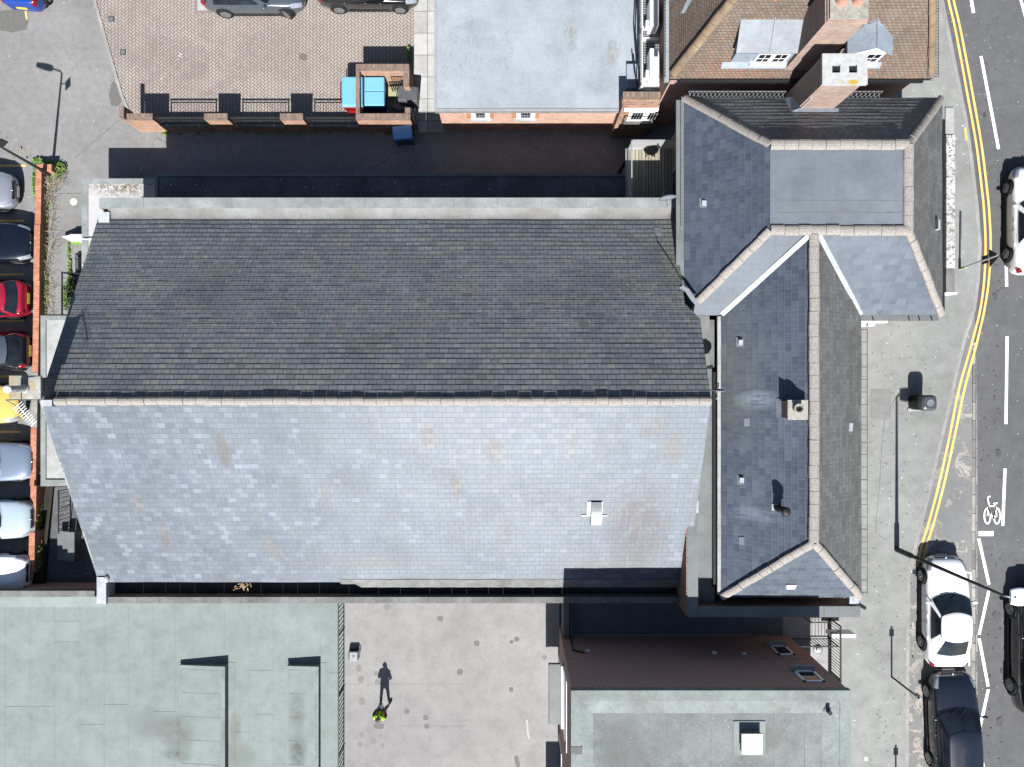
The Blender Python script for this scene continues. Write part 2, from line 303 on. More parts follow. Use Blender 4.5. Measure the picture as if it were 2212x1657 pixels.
M['leaf'] = leafm('weed_leaves')
# ---------------------------------------------------------------- mesh helpers
class MB:
    def __init__(s): s.v = []; s.f = []; s.uv = {}; s.col = {}
    def add(s, pts, uv=None, col=None):
        i = len(s.v); s.v += [Vector(p) for p in pts]; s.f.append(tuple(range(i, i + len(pts))))
        if uv: s.uv[len(s.f) - 1] = uv
        if col: s.col[len(s.f) - 1] = col
        return s
    def box(s, x0, x1, y0, y1, z0, z1):
        x0, x1 = min(x0, x1), max(x0, x1); y0, y1 = min(y0, y1), max(y0, y1); z0, z1 = min(z0, z1), max(z0, z1)
        return s.prism([(x0, y0), (x1, y0), (x1, y1), (x0, y1)], z0, z1)
    def prism(s, poly, z0, z1):
        "poly: plan outline; z0, z1 numbers or per-corner lists"
        a = sum(poly[i][0] * poly[(i + 1) % len(poly)][1] - poly[(i + 1) % len(poly)][0] * poly[i][1] for i in range(len(poly)))
        n = len(poly)
        Z0 = list(z0) if hasattr(z0, '__len__') else [z0] * n
        Z1 = list(z1) if hasattr(z1, '__len__') else [z1] * n
        if a < 0: poly = poly[::-1]; Z0 = Z0[::-1]; Z1 = Z1[::-1]
        i = len(s.v)
        s.v += [Vector((p[0], p[1], Z0[k])) for k, p in enumerate(poly)] + [Vector((p[0], p[1], Z1[k])) for k, p in enumerate(poly)]
        s.f.append(tuple(i + k for k in reversed(range(n)))); s.f.append(tuple(i + n + k for k in range(n)))
        for k in range(n):
            l = (k + 1) % n; s.f.append((i + k, i + l, i + n + l, i + n + k))
        return s
    def hexa(s, b, t):
        "box from 4 bottom and 4 top points (counter-clockwise seen from above)"
        i = len(s.v); s.v += [Vector(p) for p in b] + [Vector(p) for p in t]
        s.f += [(i + 3, i + 2, i + 1, i), (i + 4, i + 5, i + 6, i + 7)]
        for k in range(4):
            l = (k + 1) % 4; s.f.append((i + k, i + l, i + 4 + l, i + 4 + k))
        return s
    def tube(s, pts, r, n=8, cap=True):
        pts = [Vector(p) for p in pts]; R = r if hasattr(r, '__len__') else [r] * len(pts)
        base = len(s.v); prev = None
        for k, p in enumerate(pts):
            d = (pts[min(k + 1, len(pts) - 1)] - pts[max(k - 1, 0)]).normalized()
            if prev is None:
                a = d.cross(Vector((0, 0, 1)))
                if a.length < 1e-3: a = d.cross(Vector((1, 0, 0)))
            else: a = prev - d * prev.dot(d)
            a.normalize(); prev = a; b = d.cross(a)
            for q in range(n):
                t = 2 * PI * q / n; s.v.append(p + (a * math.cos(t) + b * math.sin(t)) * R[k])
        for k in range(len(pts) - 1):
            for q in range(n):
                r2 = (q + 1) % n
                s.f.append((base + k * n + q, base + k * n + r2, base + (k + 1) * n + r2, base + (k + 1) * n + q))
        if cap:
            s.f.append(tuple(base + q for q in reversed(range(n)))); e = base + (len(pts) - 1) * n
            s.f.append(tuple(e + q for q in range(n)))
        return s
    def bar(s, p, q, w, h=None):
        "rectangular bar between two points"
        p, q = Vector(p), Vector(q); h = h or w; d = (q - p).normalized()
        a = d.cross(Vector((0, 0, 1)))
        if a.length < 1e-3: a = Vector((1, 0, 0))
        a.normalize(); b = a.cross(d).normalized()
        a *= w / 2; b *= h / 2
        return s.hexa([p - a - b, p + a - b, q + a - b, q - a - b], [p - a + b, p + a + b, q + a + b, q - a + b])
    def lathe(s, c, prof, n=20):
        c = Vector(c); base = len(s.v)
        for (r, z) in prof:
            for q in range(n):
                t = 2 * PI * q / n; s.v.append(c + Vector((r * math.cos(t), r * math.sin(t), z)))
        for k in range(len(prof) - 1):
            for q in range(n):
                r2 = (q + 1) % n; s.f.append((base + k * n + q, base + k * n + r2, base + (k + 1) * n + r2, base + (k + 1) * n + q))
        s.f.append(tuple(base + q for q in reversed(range(n)))); e = base + (len(prof) - 1) * n
        s.f.append(tuple(e + q for q in range(n)))
        return s
    def ball(s, c, rx, ry=None, rz=None, nu=14, nv=8):
        ry = ry or rx; rz = rz or rx
        prof = [(math.sin(PI * k / nv), -math.cos(PI * k / nv)) for k in range(nv + 1)]
        c = Vector(c); base = len(s.v)
        for (r, z) in prof:
            r = max(r, 1e-3)
            for q in range(nu):
                t = 2 * PI * q / nu; s.v.append(c + Vector((rx * r * math.cos(t), ry * r * math.sin(t), rz * z)))
        for k in range(nv):
            for q in range(nu):
                r2 = (q + 1) % nu; s.f.append((base + k * nu + q, base + k * nu + r2, base + (k + 1) * nu + r2, base + (k + 1) * nu + q))
        return s
    def grid(s, rows):
        base = len(s.v); m = len(rows[0])
        for r in rows: s.v += [Vector(p) for p in r]
        for i in range(len(rows) - 1):
            for j in range(m - 1):
                a = base + i * m + j; s.f.append((a, a + 1, a + m + 1, a + m))
        return s
    def xform(s, mat): s.v = [mat @ v for v in s.v]; return s
    def build(s, name, mat, parent=None, smooth=False, bevel=0.0, subsurf=0, solid=0.0):
        me = bpy.data.meshes.new(name)
        off = Vector((0, 0, 0))
        if parent is not None:
            q = parent
            while q is not None: off += q.location; q = q.parent
        me.from_pydata([tuple(v - off) for v in s.v], [], s.f)
        if s.col: me.color_attributes.new('Col', 'FLOAT_COLOR', 'CORNER')
        me.uv_layers.new(name='UVMap'); uvl = me.uv_layers['UVMap']
        ca = me.color_attributes['Col'] if s.col else None
        for pi_, poly in enumerate(me.polygons):
            poly.use_smooth = smooth
            if pi_ in s.uv:
                for li, uv in zip(poly.loop_indices, s.uv[pi_]): uvl.data[li].uv = uv
            else:
                n = poly.normal
                if abs(n.z) > 0.985: t = Vector((1, 0, 0)); b = Vector((0, 1, 0))
                else: t = Vector((-n.y, n.x, 0)).normalized(); b = n.cross(t)
                for li in poly.loop_indices:
                    p = s.v[me.loops[li].vertex_index]; uvl.data[li].uv = (p.dot(t), p.dot(b))
            if s.col:
                c = s.col.get(pi_, (1, 1, 1))
                for li in poly.loop_indices: ca.data[li].color = (*c, 1)
        me.materials.append(mat)
        o = bpy.data.objects.new(name, me); COL.objects.link(o)
        if parent is not None: o.parent = parent
        if bevel:
            bv = o.modifiers.new('bevel', 'BEVEL'); bv.width = bevel; bv.segments = 2; bv.limit_method = 'ANGLE'; bv.angle_limit = math.radians(40)
        if solid:
            sd = o.modifiers.new('solid', 'SOLIDIFY'); sd.thickness = solid; sd.offset = -1
        if subsurf:
            ss = o.modifiers.new('sub', 'SUBSURF'); ss.levels = subsurf; ss.render_levels = subsurf
        return o

def thing(name, label, cat, loc=(0, 0, 0), group=None, rz=0.0):
    o = bpy.data.objects.new(name, None); COL.objects.link(o); o.location = loc; o.rotation_euler = (0, 0, rz)
    o.empty_display_size = .2
    o['label'] = label; o['category'] = cat
    if group: o['group'] = group
    return o
def tag(o, label, cat, group=None):
    o['label'] = label; o['category'] = cat
    if group: o['group'] = group
    return o
def structure(name, mb, mat, **k):
    o = mb.build(name, mat, **k); o['kind'] = 'structure'; return o
def stuff(o): o['kind'] = 'stuff'; return o
def copy_tree(o, parent=None):
    c = o.copy(); COL.objects.link(c); c.parent = parent
    for ch in list(o.children): copy_tree(ch, c)
    return c

def clip(poly, key, val, keep_ge):
    out = []
    for i in range(len(poly)):
        a, b = poly[i], poly[(i + 1) % len(poly)]
        da, db = key(a) - val, key(b) - val
        if not keep_ge: da, db = -da, -db
        if da >= 0: out.append(a)
        if (da > 0) != (db > 0) and abs(da - db) > 1e-9:
            t = da / (da - db); out.append(a + (b - a) * t)
    return out
def slope(mb, pts, gauge=.215, t=.014, uoff=0.0):
    "a pitched roof plane laid in overlapping courses, each course a real lip"
    pts = [Vector(p) for p in pts]
    n = (pts[1] - pts[0]).cross(pts[2] - pts[0]).normalized()
    if n.z < 0: n = -n; pts = pts[::-1]
    u = Vector((-n.y, n.x, 0)).normalized(); v = n.cross(u)
    v0 = min(p.dot(v) for p in pts); v1 = max(p.dot(v) for p in pts)
    k = 0
    while v0 + k * gauge < v1 - 1e-4:
        a = v0 + k * gauge; b = a + gauge
        q = clip(pts, lambda p: p.dot(v), a, True)
        if len(q) > 2: q = clip(q, lambda p: p.dot(v), b, False)
        if len(q) > 2:
            def sag(p):
                pu, pw = p.dot(u), p.dot(v) - v0
                return .016 * math.sin(pu * .55 + 1.3 * math.sin(pw * .8)) * math.sin(pw * .9 + .4) + .007 * math.sin(pu * 1.9 + pw * 2.3)
            e0 = min(p.dot(u) for p in q); e1 = max(p.dot(u) for p in q); x0 = e0
            while x0 < e1 - 1e-3:
                x1 = min(e1, x0 + random.uniform(.55, 1.3))
                if e1 - x1 < .25: x1 = e1
                c = clip(clip(q, lambda p: p.dot(u), x0, True), lambda p: p.dot(u), x1, False) if (x0 > e0 or x1 < e1) else q
                if len(c) > 2:
                    tk = t * random.uniform(.75, 1.35)
                    lift = lambda p: p + n * (tk * (1 - (p.dot(v) - a) / gauge) + .004 + sag(p) * (1 if gauge > .15 else .4))
                    mb.add([lift(p) for p in c], uv=[(p.dot(u) + uoff, p.dot(v) - v0) for p in c])
                    low = [p for p in c if abs(p.dot(v) - a) < 1e-3]
                    if len(low) >= 2:
                        low.sort(key=lambda p: p.dot(u)); l, r = low[0], low[-1]
                        mb.add([l - n * .03, r - n * .03, lift(r), lift(l)])
                x0 = x1
        k += 1
    return mb
def band(mb, p, q, w, h, n=6):
    "half-round ridge or hip capping along a line"
    p, q = Vector(p), Vector(q); d = (q - p).normalized(); a = d.cross(Vector((0, 0, 1))).normalized(); b = a.cross(d)
    L = (q - p).length; m = max(1, int(L / .45))
    for i in range(m):
        s0 = p + d * (L * i / m); s1 = p + d * (L * (i + 1) / m)
        j = random.uniform(-.014, .014); a_ = a * random.uniform(-.012, .012)
        rows = []
        for s_ in (s0 + d * .006, s1 - d * .006):
            rows.append([s_ + a_ + a * (math.cos(PI * k / n) * w / 2) + b * (math.sin(PI * k / n) * h + j) for k in range(n + 1)])
        mb.grid(rows)
        mb.add([x for x in rows[0]]); mb.add([x for x in rows[1]][::-1])
    return mb
def railing(parent, p, q, h, step=.12, bar=.018, rail=.04, mat=None, posts=True, top_name='top_rail'):
    p, q = Vector(p), Vector(q); d = q - p; L = d.length; u = d / L; up = Vector((0, 0, 1))
    MB().bar(p + up * h, q + up * h, rail).bar(p + up * .1, q + up * .1, rail * .8).build('rails', mat, parent)
    m = MB(); k = int(L / step)
    for i in range(1, k): m.bar(p + u * (L * i / k) + up * .12, p + u * (L * i / k) + up * (h - .02), bar)
    m.build('bars', mat, parent)
    if posts:
        m2 = max(1, round(L / 2.4))
        for i in range(m2 + 1): MB().bar(p + u * (L * i / m2), p + u * (L * i / m2) + up * (h + .03), .05).build('post', mat, parent)
# ---------------------------------------------------------------- ground
ZS = 3.6           # street level: the site climbs from the lane to the street
ZR = ZS - .12
def strip(mb, left, right, z):
    for i in range(len(left) - 1):
        mb.add([(*left[i], z), (*right[i], z), (*right[i + 1], z), (*left[i + 1], z)][::1])
def P(px, py, z): p = at(px, py, z); return (p.x, p.y)
g = MB()
xs = [-900, -60, -30, -10, 6.2, 9.5, 12, 60, 900]; zz = [0, 0, 0, 0, 0, 3.2, 3.2, 3.2, 3.2]
ys = [-900, -40, 40, 900]
g.grid([[(x, y, z) for x, z in zip(xs, zz)] for y in ys])
structure('ground', g, M['asphalt'])
# tarmac repairs and joints in the lane
gm = MB()
def irregular(mb, cx, cy, rx, ry, z, n=12, jit=.12, rot=0.0, sq=2.0):
    pts = []
    for k in range(n):
        a = 2 * PI * k / n; c, s_ = math.cos(a), math.sin(a)
        r = (abs(c) ** sq + abs(s_) ** sq) ** (-1 / sq) * (1 + random.uniform(-jit, jit))
        x, y = rx * r * c, ry * r * s_
        pts.append((cx + x * math.cos(rot) - y * math.sin(rot), cy + x * math.sin(rot) + y * math.cos(rot), z))
    mb.add(pts)
def pxpatch(mb, px, py, r, z, ry=None, n=12, jit=.1, rot=0., sq=2.):
    p = at(px, py, z); k = (H - z) / F; irregular(mb, p.x, p.y, r * k, (ry or r) * k, z, n, jit, rot, sq)
def line(mb, a, b, w, z, jit=0.0):
    a, b = Vector((*a, z)), Vector((*b, z)); d = (b - a).normalized(); s_ = Vector((-d.y, d.x, 0)) * w / 2
    mb.add([a - s_, b - s_, b + s_, a + s_])
pxpatch(gm, 248, 205, 14, .004, 30, 14, .2); pxpatch(gm, 28, 45, 36, .004, 24, 8, .06, 0, 4)
for a, b in (((160, 343), (256, 260)), ((112, 418), (176, 418)),):
    line(gm, P(*a, .004), P(*b, .004), .03, .004)
structure('tarmac_repairs', gm, plain('repair_tarmac', (.15, .147, .135), .9, .2, scale=8))
t0 = thing('manhole_cover', 'pale round cover set in the lane beside the brick car park wall', 'manhole cover', at(159, 436, 0))
MB().lathe(at(159, 436, .0), [(.175, 0), (.175, .006), (.16, .008), (.02, .008)], 24).build('lid', plain('pale_cover', (.62, .6, .55), .8, .2), t0)
# car park bay lines and worn lettering
ym = MB()
for y, x1 in ((355, 56), (474, 52), (590, 52), (690, 52), (810, 45), (930, 45)):
    line(ym, P(-60, y + 3, .006), P(x1, y + 3, .006), .1, .006)
line(ym, P(54, 20, .006), P(58, 42, .006), .08, .006)
structure('bay_lines', ym, M['markyellow'])
nm = MB()
faded = weathered('worn_yellow_lettering', (.27, .265, .22), (.215, .213, .2), (.33, .315, .24), 3.0, 14, 50)
for a, b in (((44, 342), (46, 316)), ((46, 316), (59, 342)), ((59, 342), (61, 318))): line(nm, P(*a, .005), P(*b, .005), .10, .005)
ring = [(30 + 7 * math.cos(q * PI / 8), 329 + 13 * math.sin(q * PI / 8)) for q in range(17)]
for a, b in zip(ring, ring[1:]): line(nm, P(*a, .0045), P(*b, .0045), .09, .0045)
structure('worn_lettering', nm, faded)

# herringbone yard
zy = .06
yard = [P(196, -12, zy), P(275, 238, zy), P(300, 262, zy), P(894, 262, zy), P(894, -12, zy)]
def inside(p, poly):
    r = False
    for i in range(len(poly)):
        a, b = poly[i], poly[(i + 1) % len(poly)]
        if (a[1] > p[1]) != (b[1] > p[1]) and p[0] < (b[0] - a[0]) * (p[1] - a[1]) / (b[1] - a[1]) + a[0]: r = not r
    return r
structure('yard_base', MB().prism(yard, -.2, zy - .006), plain('paver_joint_sand', (.135, .118, .105), .95, .1))
pm = MB(); wv = .118; c45 = math.cos(PI / 4)
pal = [(.32, .265, .235), (.335, .28, .245), (.31, .27, .25), (.345, .295, .26), (.30, .25, .23), (.35, .285, .25)]
def rot45(x, y): return ((x - y) * c45 - 13.5, (x + y) * c45 + 14.5)
for i in range(-90, 91):
    for j in range(-60, 61):
        ox, oy = (i + 2 * j) * wv, (i - 2 * j) * wv
        for (x0, y0, x1, y1) in ((0, 0, 2, 1), (0, 1, 1, 3)):
            cx, cy = rot45(ox + (x0 + x1) / 2 * wv, oy + (y0 + y1) / 2 * wv)
            if not inside((cx, cy), yard): continue
            e = .0105
            q = [rot45(ox + a * wv, oy + b * wv) for a, b in ((x0, y0), (x1, y0), (x1, y1), (x0, y1))]
            q = [((px_ - cx) * (1 - e / .06) + cx, (py_ - cy) * (1 - e / .06) + cy, zy) for px_, py_ in q]
            c = random.choice(pal); f = random.uniform(.95, 1.05)
            pm.add(q, col=tuple(v * f for v in c))
structure('yard_paving', pm, M['pavers'])
km = MB(); ke = [P(200, -12, .1), P(215, 40, .1), P(235, 112, .1), P(262, 205, .1), P(277, 240, .1)]
for a, b in zip(ke, ke[1:]):
    d = Vector((b[0] - a[0], b[1] - a[1])); n_ = Vector((-d.y, d.x)).normalized() * .07
    km.prism([(a[0] - n_.x, a[1] - n_.y), (b[0] - n_.x, b[1] - n_.y), (b[0] + n_.x, b[1] + n_.y), (a[0] + n_.x, a[1] + n_.y)], -.1, .1)
structure('yard_kerb', km, M['kerb'])
dm = MB()
for (px, py, r) in ((241, 41, .2), (266, 113, .2)):
    t1 = thing('drain_cover', 'small dark drain cover %s in the block paved yard' % ('nearer the top edge' if py < 80 else 'lower down beside the pale kerb'), 'drain cover', at(px, py, zy), 'drain covers in the yard')
    c = at(px, py, zy); a = MB(); a.box(c.x - .13, c.x + .13, c.y - .13, c.y + .13, zy - .05, zy + .012); a.build('frame', M['iron'], t1)
    a = MB()
    for k in range(4): a.box(c.x - .09, c.x + .09, c.y - .085 + k * .05, c.y - .06 + k * .05, zy + .012, zy + .022)
    a.build('grate', M['greymetal'], t1)
t1 = thing('access_cover', 'pale rectangular access cover in the yard beside the grey car', 'access cover', at(440, 6, zy))
c = at(440, 6, zy); MB().box(c.x - .3, c.x + .3, c.y - .38, c.y + .5, zy - .05, zy + .01).build('lid', M['concrete'], t1)
MB().box(c.x - .42, c.x + .42, c.y - .5, c.y + .62, zy - .05, zy + .005).build('surround', plain('paver_frame', (.25, .2, .18), .9, .2), t1)
wm = MB()
for (px, py, r, ry) in ((390, 117, 2.5, 2), (386, 121, 2.5, 2), (391, 123, 2, 1.5), (384, 128, 2, 1.5), (349, 170, 2, 3)): pxpatch(wm, px, py, r, zy + .004, ry, 8, .3)
structure('yard_paint_splashes', wm, plain('pale_splash', (.5, .48, .45), .9, .2))
sp = MB().prism([P(894, -12, .05), P(894, 286, .05), P(960, 286, .05), P(960, -12, .05)], -.2, .05)
structure('side_path', sp, M['slabs'])

# street: footway, kerb, worn bay, setts, carriageway
KL = [(2029, -30), (2031, 0), (2041, 50), (2059, 140), (2081, 250), (2094, 337), (2106, 441), (2113, 529), (2109, 604), (2101, 666), (2081, 729), (2071, 768), (2044, 888), (2019, 993), (1999, 1080), (1974, 1178), (1959, 1243), (1957, 1450), (1955, 1700)]
kp = [P(x, y, ZS) for x, y in KL]
fw = MB(); fw.prism([(9.0, kp[0][1])] + kp + [(9.0, kp[-1][1])], 2.9, ZS)
structure('footway', fw, M['footway'])
kb = MB(); ko = []
for i, p in enumerate(kp):
    a = Vector(kp[max(i - 1, 0)]); b = Vector(kp[min(i + 1, len(kp) - 1)]); d = (b - a).normalized(); ko.append((p[0] - d.y * .15, p[1] + d.x * .15))
for i in range(len(kp) - 1):
    kb.prism([kp[i], ko[i], ko[i + 1], kp[i + 1]], 3.2, ZS + .003)
structure('kerb', kb, M['kerb'])
dk_ = MB(); pxpatch(dk_, 655, 123, 11, zy + .004, 8, 9, .3); structure('yard_oil_stain', dk_, plain('oil_stain', (.17, .145, .125), .9, .2))
rd = MB(); rd.add([(14, -60, ZR - .02), (80, -60, ZR - .02), (80, 60, ZR - .02), (14, 60, ZR - .02)]); structure('road', rd, M['road'])
bayp = [ko[i] for i in range(9, len(ko))] + [P(2100, 1700, ZR), P(2100, 760, ZR), P(2106, 700, ZR)]
structure('parking_bay', MB().prism(bayp, 3.2, ZR), M['bay'])
structure('sett_channel', MB().prism([P(2098, 1700, ZR), P(2111, 1700, ZR), P(2111, 1000, ZR), P(2109, 740, ZR), P(2102, 740, ZR), P(2100, 1000, ZR)], 3.2, ZR + .005), M['setts'])
Y1 = [(2047, -30), (2049, 0), (2064, 65), (2089, 200), (2109, 312), (2120, 400), (2125.5, 454), (2129, 529), (2126, 604), (2118, 666), (2106, 716), (2093, 764), (2071, 843), (2051, 943), (2029, 1043), (2006, 1130), (1991, 1178), (1981, 1225)]
Y2 = [(2058, -30), (2060, 0), (2075, 65), (2100.5, 200), (2120, 312), (2131, 400), (2136.5, 454), (2140, 529), (2136, 604), (2127, 666), (2116, 716), (2104, 764), (2083, 843), (2062, 943), (2040, 1043), (2017, 1130), (2002, 1178), (1992, 1225)]
yl = MB()
def smooth_path(pts, n=5):
    out = []
    for i in range(len(pts) - 1):
        p0 = Vector(pts[max(i - 1, 0)]); p1 = Vector(pts[i]); p2 = Vector(pts[i + 1]); p3 = Vector(pts[min(i + 2, len(pts) - 1)])
        for k in range(n):
            t = k / n; out.append(.5 * ((2 * p1) + (p2 - p0) * t + (2 * p0 - 5 * p1 + 4 * p2 - p3) * t * t + (3 * p1 - p0 - 3 * p2 + p3) * t ** 3))
    out.append(Vector(pts[-1])); return [(v.x, v.y) for v in out]
def ribbon(mb, pts, w, z):
    pp = [Vector(P(x, y, z)) for x, y in smooth_path(pts)]; L = []; R = []
    for i, p in enumerate(pp):
        d = (pp[min(i + 1, len(pp) - 1)] - pp[max(i - 1, 0)]).normalized(); n_ = Vector((-d.y, d.x)) * w / 2; L.append(p + n_); R.append(p - n_)
    for i in range(len(pp) - 1): mb.add([(*L[i], z), (*R[i], z), (*R[i + 1], z), (*L[i + 1], z)][::-1])
ribbon(yl, Y1, .1, ZR + .006); ribbon(yl, Y2, .1, ZR + .006)
line(yl, P(2085, 276, ZS + .005), P(2088, 303, ZS + .005), .09, ZS + .005)
structure('double_yellow_lines', yl, M['markyellow'])
wl = MB(); zw = ZR + .004
for a, b, w_ in (((2094, -25), (2103, 28), 7), ((2119, 121), (2157, 322), 6.5), ((2173, 540), (2174.5, 619), 6.5), ((2175.5, 726), (2173, 916), 6.5), ((2171, 1012), (2166, 1136), 6.5),
                 ((2114, 1163), (2136.5, 1263), 6.5), ((2136, 1276), (2115, 1371), 6.5), ((2115, 1379), (2134.5, 1483), 6.5), ((2135, 1489), (2113, 1589), 6.5), ((2112, 1598), (2127, 1670), 6.5),
                 ((2114, 1152.5), (2146, 1152.5), 11), ((2204, -5), (2216, 40), 6), ((1966, 1235), (1983, 1235), 4), ((2086, 1237), (2098, 1237), 3), ((2097, 1237), (2097, 1259), 3), ((2094, 1408), (2094, 1439), 3), ((2092.5, 1470), (2093, 1484), 3)):
    line(wl, P(*a, zw), P(*b, zw), w_ * (H - zw) / F, zw)
structure('white_road_lines', wl, M['markwhite'])
bk = MB(); z = zw + .002
def bp(x, y): return P(2126 + (x - 1870) / 4, 1069.5 + (y - 1205) / 4, z)
for cx in (1898, 1980):
    for q in range(20):
        a0, a1 = 2 * PI * q / 20, 2 * PI * (q + 1) / 20
        i0, i1 = [bp(cx + 20 * math.cos(a), 1385 + 58 * math.sin(a)) for a in (a0, a1)]; o0, o1 = [bp(cx + 34 * math.cos(a), 1385 + 74 * math.sin(a)) for a in (a0, a1)]
        bk.add([(*i0, z), (*i1, z), (*o1, z), (*o0, z)])
for pts, w_ in (([(1898, 1385), (1912, 1290), (1900, 1235), (1908, 1216), (1925, 1218)], .065), ([(1905, 1300), (1970, 1300), (1945, 1408), (1905, 1308)], .06), ([(1945, 1410), (1978, 1385), (1962, 1280)], .055), ([(1950, 1280), (1986, 1274)], .07)):
    for a, b in zip(pts, pts[1:]): line(bk, bp(*a), bp(*b), w_, z)
structure('cycle_symbol', bk, M['markwhite'])
# slab edging along the frontage and seams
em = MB()
for y in range(712, 1300, 1):
    if (y - 712) % 27 == 0: line(em, P(1858, y, ZS + .004), P(1873, y, ZS + .004), .025, ZS + .004)
line(em, P(1873, 700, ZS + .004), P(1874, 1290, ZS + .004), .02, ZS + .004)
crack = [(1940, 850), (1912, 900), (1905, 960), (1900, 1050), (1893, 1120), (1892, 1150), (1912, 1166)]
for a, b in zip(crack, crack[1:]): line(em, P(*a, ZS + .0045), P(*b, ZS + .0045), .014, ZS + .0045)
structure('footway_joints', em, plain('joint_dirt', (.12, .118, .11), .95, .1))
t1 = thing('utility_cover', 'small square white cover plate in the footway near the bottom post', 'utility cover', at(1871, 1639, ZS))
c = at(1871, 1639, ZS); MB().box(c.x - .07, c.x + .07, c.y - .09, c.y + .09, ZS - .05, ZS + .008).build('plate', plain('cream_plate', (.68, .65, .58), .7, .3), t1, bevel=.004)
st = thing('stone_plinth', 'long speckled pale stone plinth along the footway under the corner eaves', 'stone plinth', at(2053, 475, ZS))
x0, x1 = atx(2044.5, ZS + .12), atx(2063, ZS + .12)
yy = [aty(v, ZS + .12) for v in (291, 330, 382, 428, 482, 535, 580)]
for a, b in zip(yy, yy[1:]): MB().box(x0, x1, a - .006, b + .006, ZS - .1, ZS + .12).build('slab', M['granite'], st)
MB().box(x0, x1, aty(581, ZS + .1), aty(632, ZS + .1), ZS - .1, ZS + .1).build('end_slab', M['coping2'], st)
MB().box(x0, x1, aty(232, ZS + .08), aty(290, ZS + .08), ZS - .1, ZS + .06).build('worn_slab', M['concrete'], st)

# raised courtyard and passage
ZC = 2.66
cx0, cx1 = atx(746, ZC), 2.1
structure('courtyard', MB().box(cx0, cx1, -22, -7.75, -.5, ZC), M['court'])
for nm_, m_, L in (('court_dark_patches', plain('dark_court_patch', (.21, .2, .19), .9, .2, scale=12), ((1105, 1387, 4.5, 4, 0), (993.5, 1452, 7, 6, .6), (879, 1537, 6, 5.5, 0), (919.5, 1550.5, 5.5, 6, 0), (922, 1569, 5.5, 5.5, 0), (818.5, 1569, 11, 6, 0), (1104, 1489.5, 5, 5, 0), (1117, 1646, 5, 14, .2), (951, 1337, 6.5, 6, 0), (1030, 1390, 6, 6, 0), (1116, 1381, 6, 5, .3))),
                     ('court_faint_patches', plain('faint_court_patch', (.36, .345, .33), .9, .2, scale=12), ((836, 1312, 8, 7, 0), (775, 1444, 6.5, 8, 0), (779, 1468, 7, 8, 0), (782, 1516, 7, 8, 0), (781, 1588, 5, 5.5, 0), (777.5, 1609, 5.5, 6, 0), (807, 1602, 6, 5.5, 0), (823, 1589, 3, 3.5, 0), (826, 1611, 4, 5, 0), (812, 1455, 5, 5, 0), (815, 1474, 6, 6, 0), (1176, 1420, 5, 5, 0)))):
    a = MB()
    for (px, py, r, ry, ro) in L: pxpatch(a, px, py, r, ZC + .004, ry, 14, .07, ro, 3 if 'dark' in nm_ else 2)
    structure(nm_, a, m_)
cj = MB(); 
for a, b in (((745, 1478), (1000, 1478)), ((865, 1569), (1010, 1569)), ((865, 1500), (866, 1569))): line(cj, P(*a, ZC + .003), P(*b, ZC + .003), .015, ZC + .003)
structure('court_joints', cj, plain('faint_joint', (.37, .355, .345), .9, .2))
sm = MB(); pts = [(1138, 1555), (1140, 1580), (1143, 1596)]
for a, b in zip(pts, pts[1:]): line(sm, P(*a, ZC + .006), P(*b, ZC + .006), .08, ZC + .006)
structure('court_paint_mark', sm, plain('faint_paint', (.58, .57, .55), .9, .2))
ZA = 3.75
structure('passage', MB().prism([(atx(1232, ZA), -11), (13.45, -11), (13.45, -7.9), (atx(1232, ZA), -7.9)], 1.5, ZA), M['leadflat'])
structure('forecourt', MB().prism([(atx(1690, ZA), -20), (atx(1812, ZA), -20), (atx(1812, ZA), -7.95), (atx(1690, ZA), -7.95)], 2.5, ZA + .02), M['concrete'])
rw = thing('retaining_wall', 'low grey wall closing the dark passage at the courtyard side', 'wall', at(1224, 1340, ZC))
MB().box(atx(1217, 4.2), atx(1230, 4.2), aty(1376, 4.2), -8.0, ZC - .1, 4.2).build('wall', M['coping2'], rw)
railing(rw, (atx(1232, 4.2), aty(1376, 4.2), 4.2), (atx(1232, 4.2), -8.1, 4.2), .9, .14, .016, .035, M['iron'], False)

# ---------------------------------------------------------------- the hall
HE, HR = 5.55, 9.14
hw, he_ = -16.6, 7.0
yn, yr, ys_ = 6.72, -.61, -7.98
hall = thing('slate_roofed_hall', 'long hall with dark north and pale south slate roof slopes', 'hall building', (-5, -.6, 0))
rise = (HR - HE) / (yn - yr)
w_ = MB()
w_.prism([(hw + .12, ys_ + .1), (6.4, ys_ + .1), (6.4, 7.0), (hw + .12, 7.0)], -.2, HE - .1)
w_.build('wall', M['brick'], hall)
for xg in (hw + .12, 6.2):
    a = MB(); b_ = [(xg, ys_ + .15, HE - .1), (xg + .25, ys_ + .15, HE - .1), (xg + .25, yn, HE - .1), (xg, yn, HE - .1)]
    a.hexa(b_, [(xg, yr - .02, HR - .09), (xg + .25, yr - .02, HR - .09), (xg + .25, yr + .02, HR - .09), (xg, yr + .02, HR - .09)]); a.build('gable_wall', M['brick'], hall)
def hz(y): return HR - rise * (y - yr) if y > yr else HR + (y - yr) * (HR - HE) / (yr - ys_)
yc = 2.42
a = MB()
slope(a, [(hw, yn, hz(yn)), (hw, yr, HR), (he_, yr, HR), (he_, yc, hz(yc)), (6.5, yc + .6, hz(yc + .6)), (6.5, yn, hz(yn))], .21, .016)
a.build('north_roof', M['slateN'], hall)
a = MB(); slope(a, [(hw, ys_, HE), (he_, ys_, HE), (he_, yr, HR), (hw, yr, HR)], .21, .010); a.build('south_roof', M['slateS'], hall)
a = MB()
